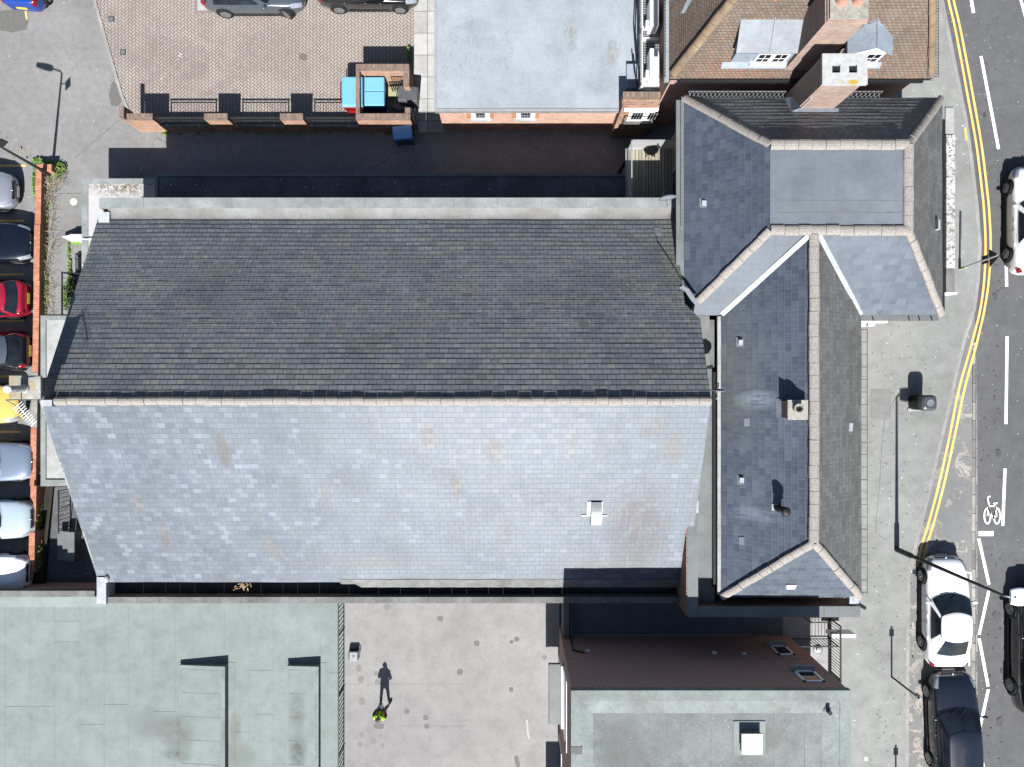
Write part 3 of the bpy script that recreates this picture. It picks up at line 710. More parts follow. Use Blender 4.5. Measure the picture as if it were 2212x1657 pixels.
for q in ((yn, HE), (ys_, HE)):
    a.hexa([(hw - .015, q[0], q[1] - .16), (hw + .05, q[0], q[1] - .16), (hw + .05, yr, HR - .16), (hw - .015, yr, HR - .16)], [(hw - .015, q[0], q[1]), (hw + .05, q[0], q[1]), (hw + .05, yr, HR), (hw - .015, yr, HR)]) if q[0] < yr else \
    a.hexa([(hw - .015, yr, HR - .16), (hw + .05, yr, HR - .16), (hw + .05, q[0], q[1] - .16), (hw - .015, q[0], q[1] - .16)], [(hw - .015, yr, HR), (hw + .05, yr, HR), (hw + .05, q[0], q[1]), (hw - .015, q[0], q[1])])
a.build('verge', M['coping'], hall)
a = MB(); band(a, (hw + .55, yr, HR + .0), (he_, yr, HR + .0), .30, .13); a.build('ridge_tiles', M['ridge'], hall)
# north parapet and flashing
a = MB(); zc_ = 5.75
for i in range(13):
    xa = hw + .12 + (6.5 - hw - .12) * i / 13; xb = hw + .12 + (6.5 - hw - .12) * (i + 1) / 13 - .006
    a.box(xa, xb, 7.0, 7.42, HE - .6, zc_ + random.uniform(-.006, .006))
a.build('north_parapet', M['coping'], hall)
a = MB(); rows = []
for i in range(60):
    x = hw + .45 + (6.48 - hw - .45) * i / 59
    rp = .03 * math.sin(i * 1.7) * (1 if i > 42 else .3)
    rows.append([(x, 7.0, zc_ - .01), (x, 6.95, zc_ - .03), (x, 6.82, HE + .13 + rp), (x, 6.68, HE + .09 + rp * .5), (x, 6.60, hz(6.60) + .03)])
a.grid(rows); a.build('north_flashing', M['upstand'], hall, smooth=True)
for (px0, px1, py0, py1, zq) in ((212.5, 236, 458, 480, 5.78), (212.5, 236, 479, 495, 5.6), (236, 242, 478, 487, 5.6)):
    MB().box(atx(px0, zq), atx(px1, zq), aty(py0, zq), aty(py1, zq), HE - .3, zq).build('lead_cap', M['leadwhite'], hall)
# south gutter, parapet
a = MB(); a.box(hw + .3, 6.7, ys_ - .62, ys_ + .12, HE - .7, HE - .45); a.build('south_gutter', M['black'], hall)
a = MB(); zp = 5.6; ya, yb = aty(1290, zp), aty(1303, zp)
xx = [hw + .35]
while xx[-1] < 6.6: xx.append(min(6.7, xx[-1] + random.choice((.9, 1.2, .6))))
for p_, q_ in zip(xx, xx[1:]): a.box(p_, q_ - .008, yb, ya, 2.0, zp + random.uniform(-.008, .008))
a.build('south_parapet', M['coping2'], hall)
a = MB(); rows = []
for i in range(50):
    x = atx(735, HE) + (6.7 - atx(735, HE)) * i / 49; rp = .02 * math.sin(i * 2.3)
    rows.append([(x, ys_ + .12, hz(ys_ + .12) + .03), (x, ys_ - .02, HE + .02), (x, ys_ - .22 - (.03 if i > 2 else -.1), HE - .12 + rp)])
a.grid(rows); a.build('south_flashing', M['coping2'], hall, smooth=True)
MB().box(atx(209, 5.75), atx(229, 5.75), aty(1305, 5.75), aty(1247, 5.75), 2.0, 5.75).build('lead_cap', M['leadwhite'], hall)
MB().ball(at(231, 1250, 5.72), .09, .16, .12).build('lead_dressing', M['leadwhite'], hall, smooth=True)
# west chimney
cap_z = 9.86
xa, xb, y0_, y1_ = atx(19, cap_z), atx(85.5, cap_z), aty(862, cap_z), aty(811, cap_z)
MB().box(xa + .07, -16.2, y0_ + .07, y1_ - .07, 0, cap_z - .1).build('chimney_stack', M['brickgrey'], hall)
cp = MB().box(xa, xb + .03, y0_, y1_, cap_z - .1, cap_z).build('chimney_cap', M['stonecap'], hall, bevel=.015)
c = at(54, 840, cap_z)
MB().lathe(c, [(.17, 0), (.15, .06), (.115, .1), (.115, .8), (.12, .8)], 20).build('flue', M['galv'], hall, smooth=False)
MB().lathe(c + Vector((0, 0, .82)), [(.13, 0), (.14, .02), (.12, .07), (.03, .1)], 20).build('flue_cowl', M['white'], hall, smooth=True)
MB().box(atx(88, 9.3), atx(112, 9.3), aty(878, 9.3), aty(864, 9.3), 9.0, 9.3).build('lead_saddle', M['leadwhite'], hall)
# stainless roof vent on the south slope
vz = hz(-4.3)
vx0, vx1 = atx(1277, vz), atx(1300, vz)
a = MB(); ytop, ybot = aty(1085, vz), aty(1137, vz)
rows = []
for k in range(9):
    y = ytop + (ybot - ytop) * k / 8; base = hz(y) + .03
    hgt = .06 + .34 * math.sin(min(1, k / 6) * PI / 2) if k < 8 else .36
    rows.append([(vx0, y, base), (vx0, y, base + hgt), (vx1, y, base + hgt), (vx1, y, base)])
a.grid(rows); a.add([rows[-1][0], rows[-1][1], rows[-1][2], rows[-1][3]]); a.build('roof_vent', M['galv'], hall)
for (p0, p1, q0, q1) in ((1269, 1277, 1084, 1116), (1300, 1303, 1084, 1116), (1257, 1277, 1116, 1119), (1300, 1314, 1116, 1119)):
    a = MB()
    a.hexa([(atx(p0, vz), aty(q1, vz), hz(aty(q1, vz)) + .02), (atx(p1, vz), aty(q1, vz), hz(aty(q1, vz)) + .02), (atx(p1, vz), aty(q0, vz), hz(aty(q0, vz)) + .02), (atx(p0, vz), aty(q0, vz), hz(aty(q0, vz)) + .02)],
           [(atx(p0, vz), aty(q1, vz), hz(aty(q1, vz)) + .05), (atx(p1, vz), aty(q1, vz), hz(aty(q1, vz)) + .05), (atx(p1, vz), aty(q0, vz), hz(aty(q0, vz)) + .05), (atx(p0, vz), aty(q0, vz), hz(aty(q0, vz)) + .05)])
    a.build('vent_flashing', M['leadwhite'], hall)
# cable and repair slate on the north slope
def on_hall(px, py, up=.03):
    z = 7.
    for _ in range(20): z = hz(aty(py, z))
    return at(px, py, z + up)
MB().tube([on_hall(px, py, .05) for px, py in ((1416, 506), (1420, 522), (1440, 552), (1458, 580), (1472, 606), (1480, 618))], .012, 5).build('cable', M['black'], hall)
p_ = [on_hall(1414, 507), on_hall(1429, 507), on_hall(1428, 491), on_hall(1413, 491)]
MB().add(p_).build('repair_slate', M['lead'], hall, solid=.02)
p_ = [on_hall(113, 862, .06), on_hall(117, 872, .03), on_hall(108, 876, .03), on_hall(90, 868, .03)]
# valley lead at the north-east corner
vl = MB(); rows = [[on_hall(px, py, .05), on_hall(px + 9, py - 5, .08)] for px, py in ((1466, 622), (1480, 630), (1492, 648), (1506, 664))]
vl.grid(rows); vl.build('valley_lead', M['leadwhite'], hall)
# lean-to along the north wall, porch and west slab roof
lt = thing('north_lean_to', 'long low flat roof of dark chippings along the shaded lane', 'lean-to', (-5, 8.2, 0))
zl = 2.6; xl0, xl1, yl0, yl1 = atx(336, zl), atx(1352, zl), 7.45, aty(376, zl)
MB().box(xl0 + .06, xl1, 7.44, yl1 - .06, -.1, zl - .12).build('wall', M['brick'], lt)
MB().box(xl0, xl1, 7.44, yl1, zl - .12, zl - .03).build('roof', M['gravel_dark'], lt)
a = MB().box(xl0, xl1, yl1 - .1, yl1 + .02, zl - .15, zl + .03); a.box(xl0 - .02, xl0 + .1, 7.44, yl1 - .1, zl - .15, zl + .03); a.build('edge_trim', M['leadflat'], lt)
po = thing('flat_porch', 'low pale flat roofed porch with brown moss at the lane corner', 'porch', (-17.5, 7, 0))
zp2 = 2.09; q0, q1 = atx(178.5, zp2), xl0 - .06
q1b = hw + .1
MB().box(q0 + .08, q1b, aty(640, zp2), aty(388, zp2) - .1, -.1, zp2 - .15).box(q1b, q1 - .02, 7.46, aty(388, zp2) - .1, -.1, zp2 - .15).build('wall', M['brick'], po)
MB().prism([(q0, aty(642, zp2)), (q1b, aty(642, zp2)), (q1b, 7.44), (q1, 7.44), (q1, aty(388, zp2)), (q0, aty(388, zp2))], zp2 - .15, zp2).build('roof', M['moss_roof'], po)
a = MB(); zt = zp2 + .035
a.box(q0 - .02, q0 + .26, aty(642, zp2), aty(398, zp2), zp2 - .17, zt); a.box(q0 - .02, q1, aty(398, zp2), aty(387, zp2) + .02, zp2 - .17, zt); a.build('edge_trim', M['coping'], po)
a = MB(); a.tube([(atx(178, 2.2), aty(516.5, 2.2), 2.2), (atx(210, 2.2), aty(516.5, 2.2), 2.2)], .025, 6); a.tube([(atx(178, 2.2), aty(572.5, 2.2), 2.2), (atx(190, 2.2), aty(572.5, 2.2), 2.2)], .025, 6)
a.build('waste_pipe', M['pvc'], po)
wsr = thing('west_outhouse', 'pale concrete slab roof outhouse against the hall gable', 'outhouse', (-18.5, -1, 0))
zo = 2.45; u0 = atx(91, zo)
MB().box(u0 + .08, hw + .1, aty(1040, zo), aty(690, zo), -.1, zo - .15).build('wall', M['brick'], wsr)
MB().box(u0, hw + .1, aty(1048, zo), aty(683, zo), zo - .15, zo).build('roof', M['leanto'], wsr)
a = MB(); a.box(u0 - .03, u0 + .2, aty(1050, zo), aty(682, zo), zo - .2, zo + .06); a.box(u0 + .2, hw + .1, aty(692, zo), aty(682, zo), zo - .2, zo + .06); a.box(u0 + .2, hw + .1, aty(1050, zo), aty(1036, zo), zo - .2, zo + .06)
a.build('edge_trim', M['coping'], wsr)
MB().box(u0 - .03, hw, aty(682, zo) , aty(682, zo) + .06, zo - .3, zo + .02).build('gutter', M['black'], wsr)
# ---------------------------------------------------------------- corner building with hipped slate roofs
EZ, RZ = 6.65, 8.75
fb = thing('hipped_corner_building', 'corner building with hipped blue slate roofs and flat grey centre', 'building', (11, 2, ZS))
Xw, Xe, Yn, Ys = 6.66, 16.62, 11.03, 2.65
rx0, rx1, ry0, ry1 = 9.22, 14.15, 5.47, 8.53
Ww, We, Wr, Wsy, Way = 8.09, 13.49, 10.79, -8.26, -5.68
MB().prism([(Xw + .3, Ys + .3), (Ww + .3, Ys + .3), (Ww + .3, Wsy + .3), (We - .3, Wsy + .3), (We - .3, Ys + .35), (Xe - .35, Ys + .35), (Xe - .35, Yn - .3), (Xw + .3, Yn - .3)], -.2, EZ - .12).build('wall', M['brick'], fb)
MB().prism([(Xw - .02, Ys - .0), (Ww, Ys), (Ww, Wsy), (We, Wsy), (We, Ys), (Xe, Ys), (Xe, Yn), (Xw - .02, Yn)], EZ - .2, EZ - .04).build('fascia', M['greymetal'], fb)
E = lambda x, y: (x, y, EZ)
R_ = lambda x, y: (x, y, RZ)
a = MB()
slope(a, [E(Xw, Ys), R_(rx0, ry0), R_(rx0, ry1), E(Xw, Yn)], .235, .009)
a.build('west_roof', M['slateH'], fb)
a = MB(); slope(a, [E(Ww, Ys), E(Ww, Wsy), R_(Wr, Way), R_(Wr, ry0)], .235, .009); a.build('west_roof', M['slateH'], fb)
a = MB(); slope(a, [E(Xe, Ys), E(Xe, Yn), R_(rx1, ry1), R_(rx1, ry0)], .235, .010); a.build('east_roof', M['slateE'], fb); a = MB(); slope(a, [E(We, Ys), R_(Wr, ry0), R_(Wr, Way), E(We, Wsy)], .235, .012); a.build('east_roof', M['slateE'], fb)
a = MB(); slope(a, [E(Xw, Yn), R_(rx0, ry1), R_(rx1, ry1), E(Xe, Yn)], .235, .024); a.build('north_roof', M['slateN'], fb)  # different slate colour lifts the tone of this shaded slope
a = MB(); slope(a, [E(Xw, Ys), E(Ww, Ys), R_(Wr, ry0), R_(rx0, ry0)], .235, .008); a.build('south_roof', M['slateH'], fb); a = MB(); slope(a, [E(We, Ys), E(Xe, Ys), R_(rx1, ry0), R_(Wr, ry0)], .235, .008); a.build('south_roof', M['slateH'], fb); a = MB()
slope(a, [E(Ww, Wsy), E(We, Wsy), R_(Wr, Way)], .235, .008); a.build('south_roof', M['slateH'], fb)
MB().box(rx0, rx1, ry0, ry1, RZ - .3, RZ - .02).build('flat_roof', M['hipflat'], fb)
a = MB()
for y_ in (ry0 + 1.05, ry0 + .62): a.box(rx0 + .3, rx1 - .25, y_, y_ + .025, RZ - .03, RZ - .012)
a.build('roof_seams', M['leadflat'], fb)
for p_, q_ in ((R_(rx0, ry1), R_(rx1, ry1)), (R_(rx1, ry1), R_(rx1, ry0)), (R_(rx1, ry0), R_(rx0, ry0)), (R_(Wr, ry0 - .15), R_(Wr, Way))):
    band(MB(), p_, q_, .37, .09).build('ridge_tiles', M['ridge'], fb)
for p_, q_ in ((E(Xw, Yn), R_(rx0, ry1)), (R_(rx1, ry1), E(Xe, Yn)), (E(Xe, Ys), R_(rx1, ry0)), ((Xw + .14 * 2.56, Ys + .14 * 2.82, EZ + .14 * 2.1), R_(rx0, ry0)), (E(Ww, Wsy), R_(Wr, Way)), (E(We, Wsy), R_(Wr, Way))):
    band(MB(), p_, q_, .31, .09).build('hip_tiles', M['ridge'], fb)
a = MB()
for x_ in (rx0,):
    k = 0
    while ry0 + k * .2 < ry1 - .1: a.box(x_ - .14, x_ + .0, ry0 + k * .2 + .01, ry0 + k * .2 + .19, RZ - .05, RZ + .115); k += 1
vm = MB()
for p_, q_ in ((R_(Wr - .12, ry0 - .12), E(Ww, Ys)), (R_(Wr + .12, ry0 - .12), E(We, Ys))):
    p_, q_ = Vector(p_) + Vector((0, 0, .05)), Vector(q_) + Vector((0, 0, .045)); d = (q_ - p_).normalized(); s_ = d.cross(Vector((0, 0, 1))).normalized() * .09
    vm.add([p_ - s_, p_ + s_, q_ + s_, q_ - s_]); vm.add([p_ - s_ + Vector((0, 0, .015)), p_ + s_ * .1 + Vector((0, 0, .02)), q_ + s_ * .1 + Vector((0, 0, .02)), q_ - s_ + Vector((0, 0, .015))])
vm.build('valley_lead', M['leadwhite'], fb)
# gutters
gm = MB()
gm.box(Xe + .0, Xe + .13, Ys + .15, Yn - .8, EZ - .14, EZ - .035); gm.build('black_gutter', M['black'], fb)
gm = MB(); gm.box(We + .02, Xe - .1, Ys - .22, Ys - .02, EZ - .15, EZ - .03); gm.build('south_gutter', M['leadflat'], fb)
gb = MB()
for px in (1884, 1962, 1984, 2011): x_ = atx(px, EZ); gb.bar((x_, Ys - .02, EZ - .01), (x_ + .06, Ys - .22, EZ - .01), .03)
gb.build('gutter_bracket', M['black'], fb)
gm = MB(); gm.box(Xw - .3, Xw - .02, Ys + .2, Yn - .05, EZ - .15, EZ - .05); gm.build('west_gutter', M['leadflat'], fb)
gm = MB(); gm.box(Ww - .14, Ww - .0, Wsy + .1, Ys - .05, EZ - .16, EZ - .02); gm.build('wing_gutter', M['concrete'], fb)
MB().box(Ww - .24, Ww - .14, Wsy + .3, Ys - 2.2, 6.0, EZ - .25).build('painted_gutter_shade', M['black'], fb)  # solid black strip painting in the shade beside the wing gutter
# wire bird guards along the eaves
wm = MB()
def zigzag(mb, p, q, h, step, up):
    p, q = Vector(p), Vector(q); L = (q - p).length; k = int(L / step); u = (q - p) / k; upv = Vector(up)
    for i in range(k):
        mb.bar(p + u * i, p + u * (i + 1) + upv * h, .012); mb.bar(p + u * i + upv * h, p + u * (i + 1), .012)
    mb.bar(p + upv * h, q + upv * h, .014)
zigzag(wm, (Xw + .1, Yn + .02, EZ), (10.5, Yn + .02, EZ), .3, .16, (0, .45, .9)); zigzag(wm, (12.3, Yn + .02, EZ), (14.2, Yn + .02, EZ), .3, .16, (0, .45, .9))
zigzag(wm, (Xw - .02, Yn, EZ), (Xw - .02, 5.9, EZ), .2, .16, (-.6, 0, .8)); wm.build('bird_mesh', M['mesh'], fb)
wm = MB()
for py in (712, 793, 814, 838, 918, 936, 957, 1037, 1058, 1078, 1142, 1160, 1185, 1255, 1280): wm.bar((We, aty(py, EZ), EZ), (We + .24, aty(py, EZ), EZ + .02), .012)
wm.bar((We + .24, aty(712, EZ), EZ + .02), (We + .24, aty(1280, EZ), EZ + .02), .008); wm.build('bird_wire', M['iron'], fb)
# flat lead roof between hall and wing, parapets at the south
zf = 6.2
MB().box(7.0, Ww - .12, -8.6, 2.5, 3, zf).build('valley_gutter_roof', M['leadflat'], fb)
MB().box(7.14, Ww - .2, aty(797, zf + .03), aty(790, zf + .03), zf - .02, zf + .03).build('gutter_outlet', M['black'], fb)
MB().box(7.0, 7.75, aty(790, zf + .03), aty(682, zf + .03), zf - .02, zf + .035).build('upper_gutter_sheet', M['upstand'], fb)
zk = 6.78
MB().box(6.72, 7.10, -8.95, aty(1097, zk), 2.0, zk - .05).build('parapet_wall', M['brick'], fb)
MB().box(6.76, 7.16, -8.99, aty(1104, zk), zk - .05, zk).build('parapet_coping', M['leadflat'], fb)
MB().box(6.70, 7.17, aty(1108, zk), aty(1081, zk), zk - .25, zk + .03).build('parapet_cap', M['leadwhite'], fb)
MB().box(7.16, 13.36, -8.93, -8.62, 2.5, zk - .05).build('south_parapet', M['brick'], fb)
a = MB()
for p_, q_ in ((7.17, 9.6), (9.61, 12.0), (12.01, 13.4)): a.box(p_, q_, -8.99, -8.57, zk - .05, zk)
a.build('south_coping', M['leadflat'], fb)
MB().box(13.02, 13.38, -8.52, -8.2, EZ - .3, EZ + .06).build('rainwater_head', M['leadwhite'], fb)
a = MB(); a.tube([(13.3, -8.5, EZ - .1), (13.75, -8.75, EZ - .25), (13.75, -8.75, ZS)], .07, 10); a.build('downpipe', M['black'], fb)
# big chimney on the north eave
zt_ = 9.53
MB().box(10.74, 12.12, 10.36, 11.33, EZ - 1.5, zt_).build('chimney_stack', M['brickpale'], fb)
cm = MB(); x0, x1, y0, y1 = 10.68, 12.24, 10.30, 11.36
xs_ = [x0, 11.02, 11.30, 11.60, 11.88, x1]; ys2 = [y0, 10.70, 10.98, y1]
for i in range(5):
    for j in range(3):
        if j == 1 and i in (1, 3): continue
        cm.box(xs_[i], xs_[i + 1], ys2[j], ys2[j + 1], zt_, zt_ + .13)
def capmat():
    t = NT('white_chimney_cap'); p = t.pos(); c = t.ramp(t.noise(p, 5, 5, .7), [(.3, (.5, .49, .47)), (.6, (.68, .67, .65))])
    f = t.math('MULTIPLY', t.spot(p, 11.75, 10.38, .22, .1, .4), 1.0); c = t.mix(f, c, (.62, .42, .05))
    f = t.math('MULTIPLY', t.spot(p, 11.3, 10.38, .2, .08), t.ramp(t.noise(p, 14, 4), [(.45, 0.), (.55, 1.)])); c = t.mix(f, c, (.6, .42, .06)); return t.fin(c, .9, .2)
cm.build('chimney_cap', capmat(), fb)
a = MB()
for i in (1, 3): a.box(xs_[i], xs_[i + 1], ys2[1], ys2[2], zt_ + .002, zt_ + .012)
a.build('flue_opening', M['black'], fb)
MB().bar((10.85, 10.34, 7.0), (10.85, 10.34, 8.35), .05).build('conduit', M['concrete'], fb)
a = MB(); a.add([(10.6, 10.20, RZ - (10.2 - ry1) * .84 + .03), (12.3, 10.20, RZ - (10.2 - ry1) * .84 + .03), (12.3, 10.36, RZ - (10.36 - ry1) * .84 + .16), (10.6, 10.36, RZ - (10.36 - ry1) * .84 + .16)]); a.build('chimney_flashing', M['lead'], fb, solid=.02)
a = MB(); a.hexa([(10.5, 10.25, 7.0), (10.74, 10.25, 7.0), (10.74, 11.0, 6.6), (10.5, 11.0, 6.6)], [(10.5, 10.25, 7.36), (10.74, 10.25, 7.7), (10.74, 11.0, 6.9), (10.5, 11.0, 6.72)]); a.build('side_flashing', M['leadblue'], fb)
# small chimney on the wing
zs_ = 8.86; x0, x1, y0, y1 = 9.80, 10.53, aty(907, zs_), aty(864, zs_)
MB().box(x0 + .05, x1 - .05, y0 + .05, y1 - .05, 7.6, zs_ - .08).build('small_chimney', M['brickdark'], fb)
a = MB().box(x0, x1, y0, y1, zs_ - .08, zs_); a.build('small_chimney_cap', M['stonecap'], fb, bevel=.01)
c = at(1721, 882, zs_); MB().lathe(c, [(.16, 0), (.15, .22), (.17, .24), (.12, .24), (.11, .06), (.01, .06)], 18).build('chimney_pot', M['stonecap'], fb)
def on_wing(px, py, up=.03):
    x = 9.8
    for _ in range(20): z = RZ - (Wr - x) * (RZ - EZ) / (Wr - Ww) if x < Wr else RZ - (x - Wr) * (RZ - EZ) / (We - Wr); x = atx(px, z)
    return at(px, py, z + up)
def on_block_w(px, py, up=.03):
    x = 8
    for _ in range(20): z = EZ + (x - Xw) * (RZ - EZ) / (rx0 - Xw); x = atx(px, z)
    return at(px, py, z + up)
a = MB(); a.add([on_wing(1676, 902), on_wing(1690, 902, .1), on_wing(1690, 861, .1), on_wing(1676, 861)]); a.build('chimney_apron', M['lead'], fb, solid=.02)
# black flue pipe
a = MB(); b0 = on_wing(1678, 1097, 0); a.tube([b0, b0 + Vector((.02, 0, .55))], .12, 14); a.lathe(b0 + Vector((.02, 0, .5)), [(.12, 0), (.15, .04), (.15, .12), (.10, .14), (.10, .26), (.17, .28), (.17, .36), (.13, .42), (.03, .44)], 18); a.build('flue_pipe', M['black'], fb, smooth=False)
a = MB(); a.add([on_wing(1667, 1103), on_wing(1680, 1103), on_wing(1680, 1089), on_wing(1667, 1089)]); a.build('flue_flashing', M['leadwhite'], fb, solid=.02)
# slate vents
def vent(f, px, py, r=8):
    a = MB(); a.add([f(px - r, py + r + 2), f(px + r * .9, py + r + 2), f(px + r * .9, py - r - 2), f(px - r, py - r - 2)]); a.build('roof_vent', M['lead'], fb, solid=.015)
    o = a; b = MB(); b.hexa([f(px - r * .3, py + r * .8, 0), f(px + r * .9, py + r * .8, 0), f(px + r * .9, py - r * .6, 0), f(px - r * .3, py - r * .6, 0)], [f(px - r * .3, py + r * .8, .13), f(px + r * .9, py + r * .8, .1), f(px + r * .9, py - r * .6, .1), f(px - r * .3, py - r * .6, .13)]); b.build('vent_hood', M['leadwhite'], fb)
for px, py in ((1598, 739), (1600, 1037)): vent(on_wing, px, py)
vent(on_block_w, 1519, 438)
for px, py in ((1613, 912), (1602, 1168)):
    a = MB(); a.add([on_wing(px - 6, py + 9), on_wing(px + 6, py + 9), on_wing(px + 6, py - 8), on_wing(px - 6, py - 8)]); a.build('replacement_slate', M['lead'], fb, solid=.012)
a = MB(); a.add([on_wing(1834, 932), on_wing(1842, 932), on_wing(1843, 914), on_wing(1835, 914)]); a.build('roof_vent', M['leadwhite'], fb, solid=.08)
zz_ = 7.8; a = MB(); x_, y_ = atx(2018, 7.0), aty(488, 7.0); a.hexa([(x_ - .05, y_ - .18, 6.9), (x_ + .12, y_ - .18, 6.8), (x_ + .12, y_ + .18, 6.8), (x_ - .05, y_ + .18, 6.9)], [(x_ - .05, y_ - .18, 7.35), (x_ + .12, y_ - .18, 7.2), (x_ + .12, y_ + .18, 7.2), (x_ - .05, y_ + .18, 7.35)]); a.build('roof_vent', M['leadwhite'], fb)
z7 = EZ + (aty(1267, 7.1) - Wsy) * (RZ - EZ) / (Way - Wsy); a = MB(); c = at(1707, 1267, z7); a.hexa([c + Vector(v) for v in ((-.2, -.1, -.05), (.2, -.1, -.05), (.2, .1, .1), (-.2, .1, .1))], [c + Vector(v) for v in ((-.16, -.1, .06), (.16, -.1, .06), (.2, .1, .15), (-.2, .1, .15))]); a.build('roof_vent', M['leadwhite'], fb)
# shop-front lettering edges under the south-east eave
a = MB()
for (px0, px1, py0, py1) in ((1860, 1918, 693, 697), (1876, 1890, 697, 704), (1860, 1871, 699, 705)):
    z_ = 5.4; a.box(atx(px0, z_), atx(px1, z_), aty(py1, z_), aty(py0, z_), z_ - .3, z_)
a.build('sign_edge', M['white'], fb)
MB().box(atx(2040, 5.8), atx(2068, 5.8), aty(635, 5.8), aty(632, 5.8), 5.3, 5.8).build('projecting_sign', M['white'], fb)

# ---------------------------------------------------------------- brick flat-roofed building (south)
BZ = 9.33; bx0, bx1, by1 = 2.09, 11.8, -10.75
bb = thing('flat_roofed_brick_building', 'dark brick building with pale grey flat roof and white rooflight', 'building', (7, -14, ZC))
MB().box(bx0, bx1, -22, by1, 0, BZ - .25).build('wall', M['brickdark'], bb)
MB().box(bx0 + .3, bx1 - .3, -22, by1 - .3, BZ - .4, BZ - .12).build('roof', M['gravelfelt'], bb)
a = MB(); a.box(bx0 - .03, bx1 + .03, by1 - .33, by1 + .04, BZ - .25, BZ); a.box(bx0 - .03, bx0 + .33, -22, by1 - .33, BZ - .25, BZ); a.box(bx1 - .36, bx1 + .03, -22, by1 - .33, BZ - .25, BZ)
a.build('parapet', M['feltedge'], bb)
a = MB(); i0 = .33
a.prism([(bx0 + .3, by1 - .8), (bx1 - .9, by1 - .8), (bx1 - .36, by1 - .33), (bx0 + .33, by1 - .33)], [BZ - .115, BZ - .115, BZ - .115, BZ - .115], [BZ - .11, BZ - .11, BZ - .03, BZ - .03])
a.prism([(bx0 + .33, -22), (bx0 + .75, -22), (bx0 + .75, by1 - .8), (bx0 + .33, by1 - .33)], [BZ - .115] * 4, [BZ - .03, BZ - .105, BZ - .105, BZ - .03])
a.prism([(bx1 - .95, -22), (bx1 - .36, -22), (bx1 - .36, by1 - .33), (bx1 - .95, by1 - .82)], [BZ - .115] * 4, [BZ - .1, BZ + .02, BZ - .03, BZ - .112])
a.build('felt_fillet', M['feltedge'], bb)
a = MB()
for px in (1335, 1402, 1469, 1536, 1604, 1671, 1738, 1800): a.box(atx(px, BZ - .1), atx(px, BZ - .1) + .015, -22, by1 - .8, BZ - .12, BZ - .112)
a.build('felt_seams', M['coping2'], bb)
MB().box(bx0 - .035, bx0 + .36, aty(1629, BZ), aty(1613, BZ), BZ - .3, BZ + .012).build('parapet_outlet', M['black'], bb)
zr_ = 9.21; x0, x1, y0, y1 = atx(1602, zr_ + .3), atx(1647, zr_ + .3), aty(1629, zr_ + .3), aty(1585, zr_ + .3)
MB().box(x0 - .2, x1 + .2, y0 - .2, y1 + .3, zr_ - .02, zr_ + .03).build('rooflight_base', M['felt'], bb)
MB().box(x0 + .03, x1 - .03, y0 + .03, y1 - .03, zr_, zr_ + .27).build('rooflight_kerb', M['coping2'], bb)
MB().box(x0, x1, y0, y1, zr_ + .27, zr_ + .32).build('rooflight_lid', M['pvc'], bb, bevel=.015)
a = MB()
for i in range(3):
    for j in range(3):
        if i == 1 and j == 1: continue
        a.lathe((x0 + .1 + (x1 - x0 - .2) * i / 2, y0 + .1 + (y1 - y0 - .2) * j / 2, zr_ + .32), [(.013, 0), (.013, .01)], 8)
a.build('bolt', M['iron'], bb)
c = at(1786, 1533, 9.22); MB().tube([c, c + Vector((0, 0, .28))], .075, 12).build('vent_pipe', M['black'], bb); MB().lathe(c + Vector((0, 0, -.01)), [(.2, 0), (.1, .1)], 14).build('pipe_collar', M['lead'], bb)
def window_n(zb, zt, x0, x1, label):
    y = by1
    w = MB(); w.box(x0, x0 + .09, y, y + .05, zb, zt); w.box(x1 - .09, x1, y, y + .05, zb, zt); w.box(x0, x1, y, y + .05, zt - .08, zt); w.box(x0, x1, y, y + .05, zb, zb + .09)
    wo_ = w.build('window', M['pvc'], bb)
    MB().box(x0 + .09, x1 - .09, y + .002, y + .02, zb + .09, zt - .08).build('pane', M['glass'], wo_)
    MB().box(x0 - .1, x1 + .02, y, y + .2, zb - .13, zb).build('sill', M['concrete'], wo_)
window_n(5.05, 6.0, 10.52, 11.2, ''); window_n(7.6, 8.55, 10.5, 11.27, '')
for px, py, z_ in ((1543, 1411, 5.8), (1607, 1415, 5.9), (1270, 1406, 5.6)): x_ = atx(px, z_); MB().box(x_ - .08, x_ + .08, by1, by1 + .07, z_ - .05, z_ + .06).build('air_brick', M['pvc'], bb)
MB().box(bx0, 11.7, by1, by1 + .012, 6.3, 6.325).build('brick_string', M['brickdark'], bb)
a = MB(); a.tube([(bx0 + .35, by1 + .06, ZA), (bx0 + .35, by1 + .06, 5.6), (bx0 + .8, by1 + .06, 5.9)], .035, 8); a.build('waste_pipe', M['black'], bb)
MB().box(bx0, 10.2, by1, by1 + .09, ZA, ZA + .14).build('gutter_rail', M['greymetal'], bb)
MB().box(bx1 - .3, bx1 + .95, -21, -12.3, ZS - .3, 6.2).build('unseen_shadow_block', M['brickdark'], bb)  # added block out of view; its shadow sets the lit edge of the forecourt
zc2 = 5.1
for i, (ya_, yb_) in enumerate(((aty(1565, zc2), aty(1437, zc2)), (-22, -18.3))):
    MB().box(atx(1186, zc2), bx0, ya_, yb_, zc2 - .14, zc2).build('canopy', M['leadflat'], bb)
    MB().box(atx(1185, zc2), atx(1187, zc2) , ya_ - .01, yb_ + .03, zc2 - .16, zc2 + .02).box(atx(1185, zc2), bx0, yb_, yb_ + .04, zc2 - .16, zc2 + .02).build('canopy_edge', M['coping2'], bb)
a = MB(); a.box(bx0 - .12, bx0 - .04, aty(1575, 5.6), aty(1440, 5.6), 5.1, 5.6); a.build('fascia_board', M['pvc'], bb)
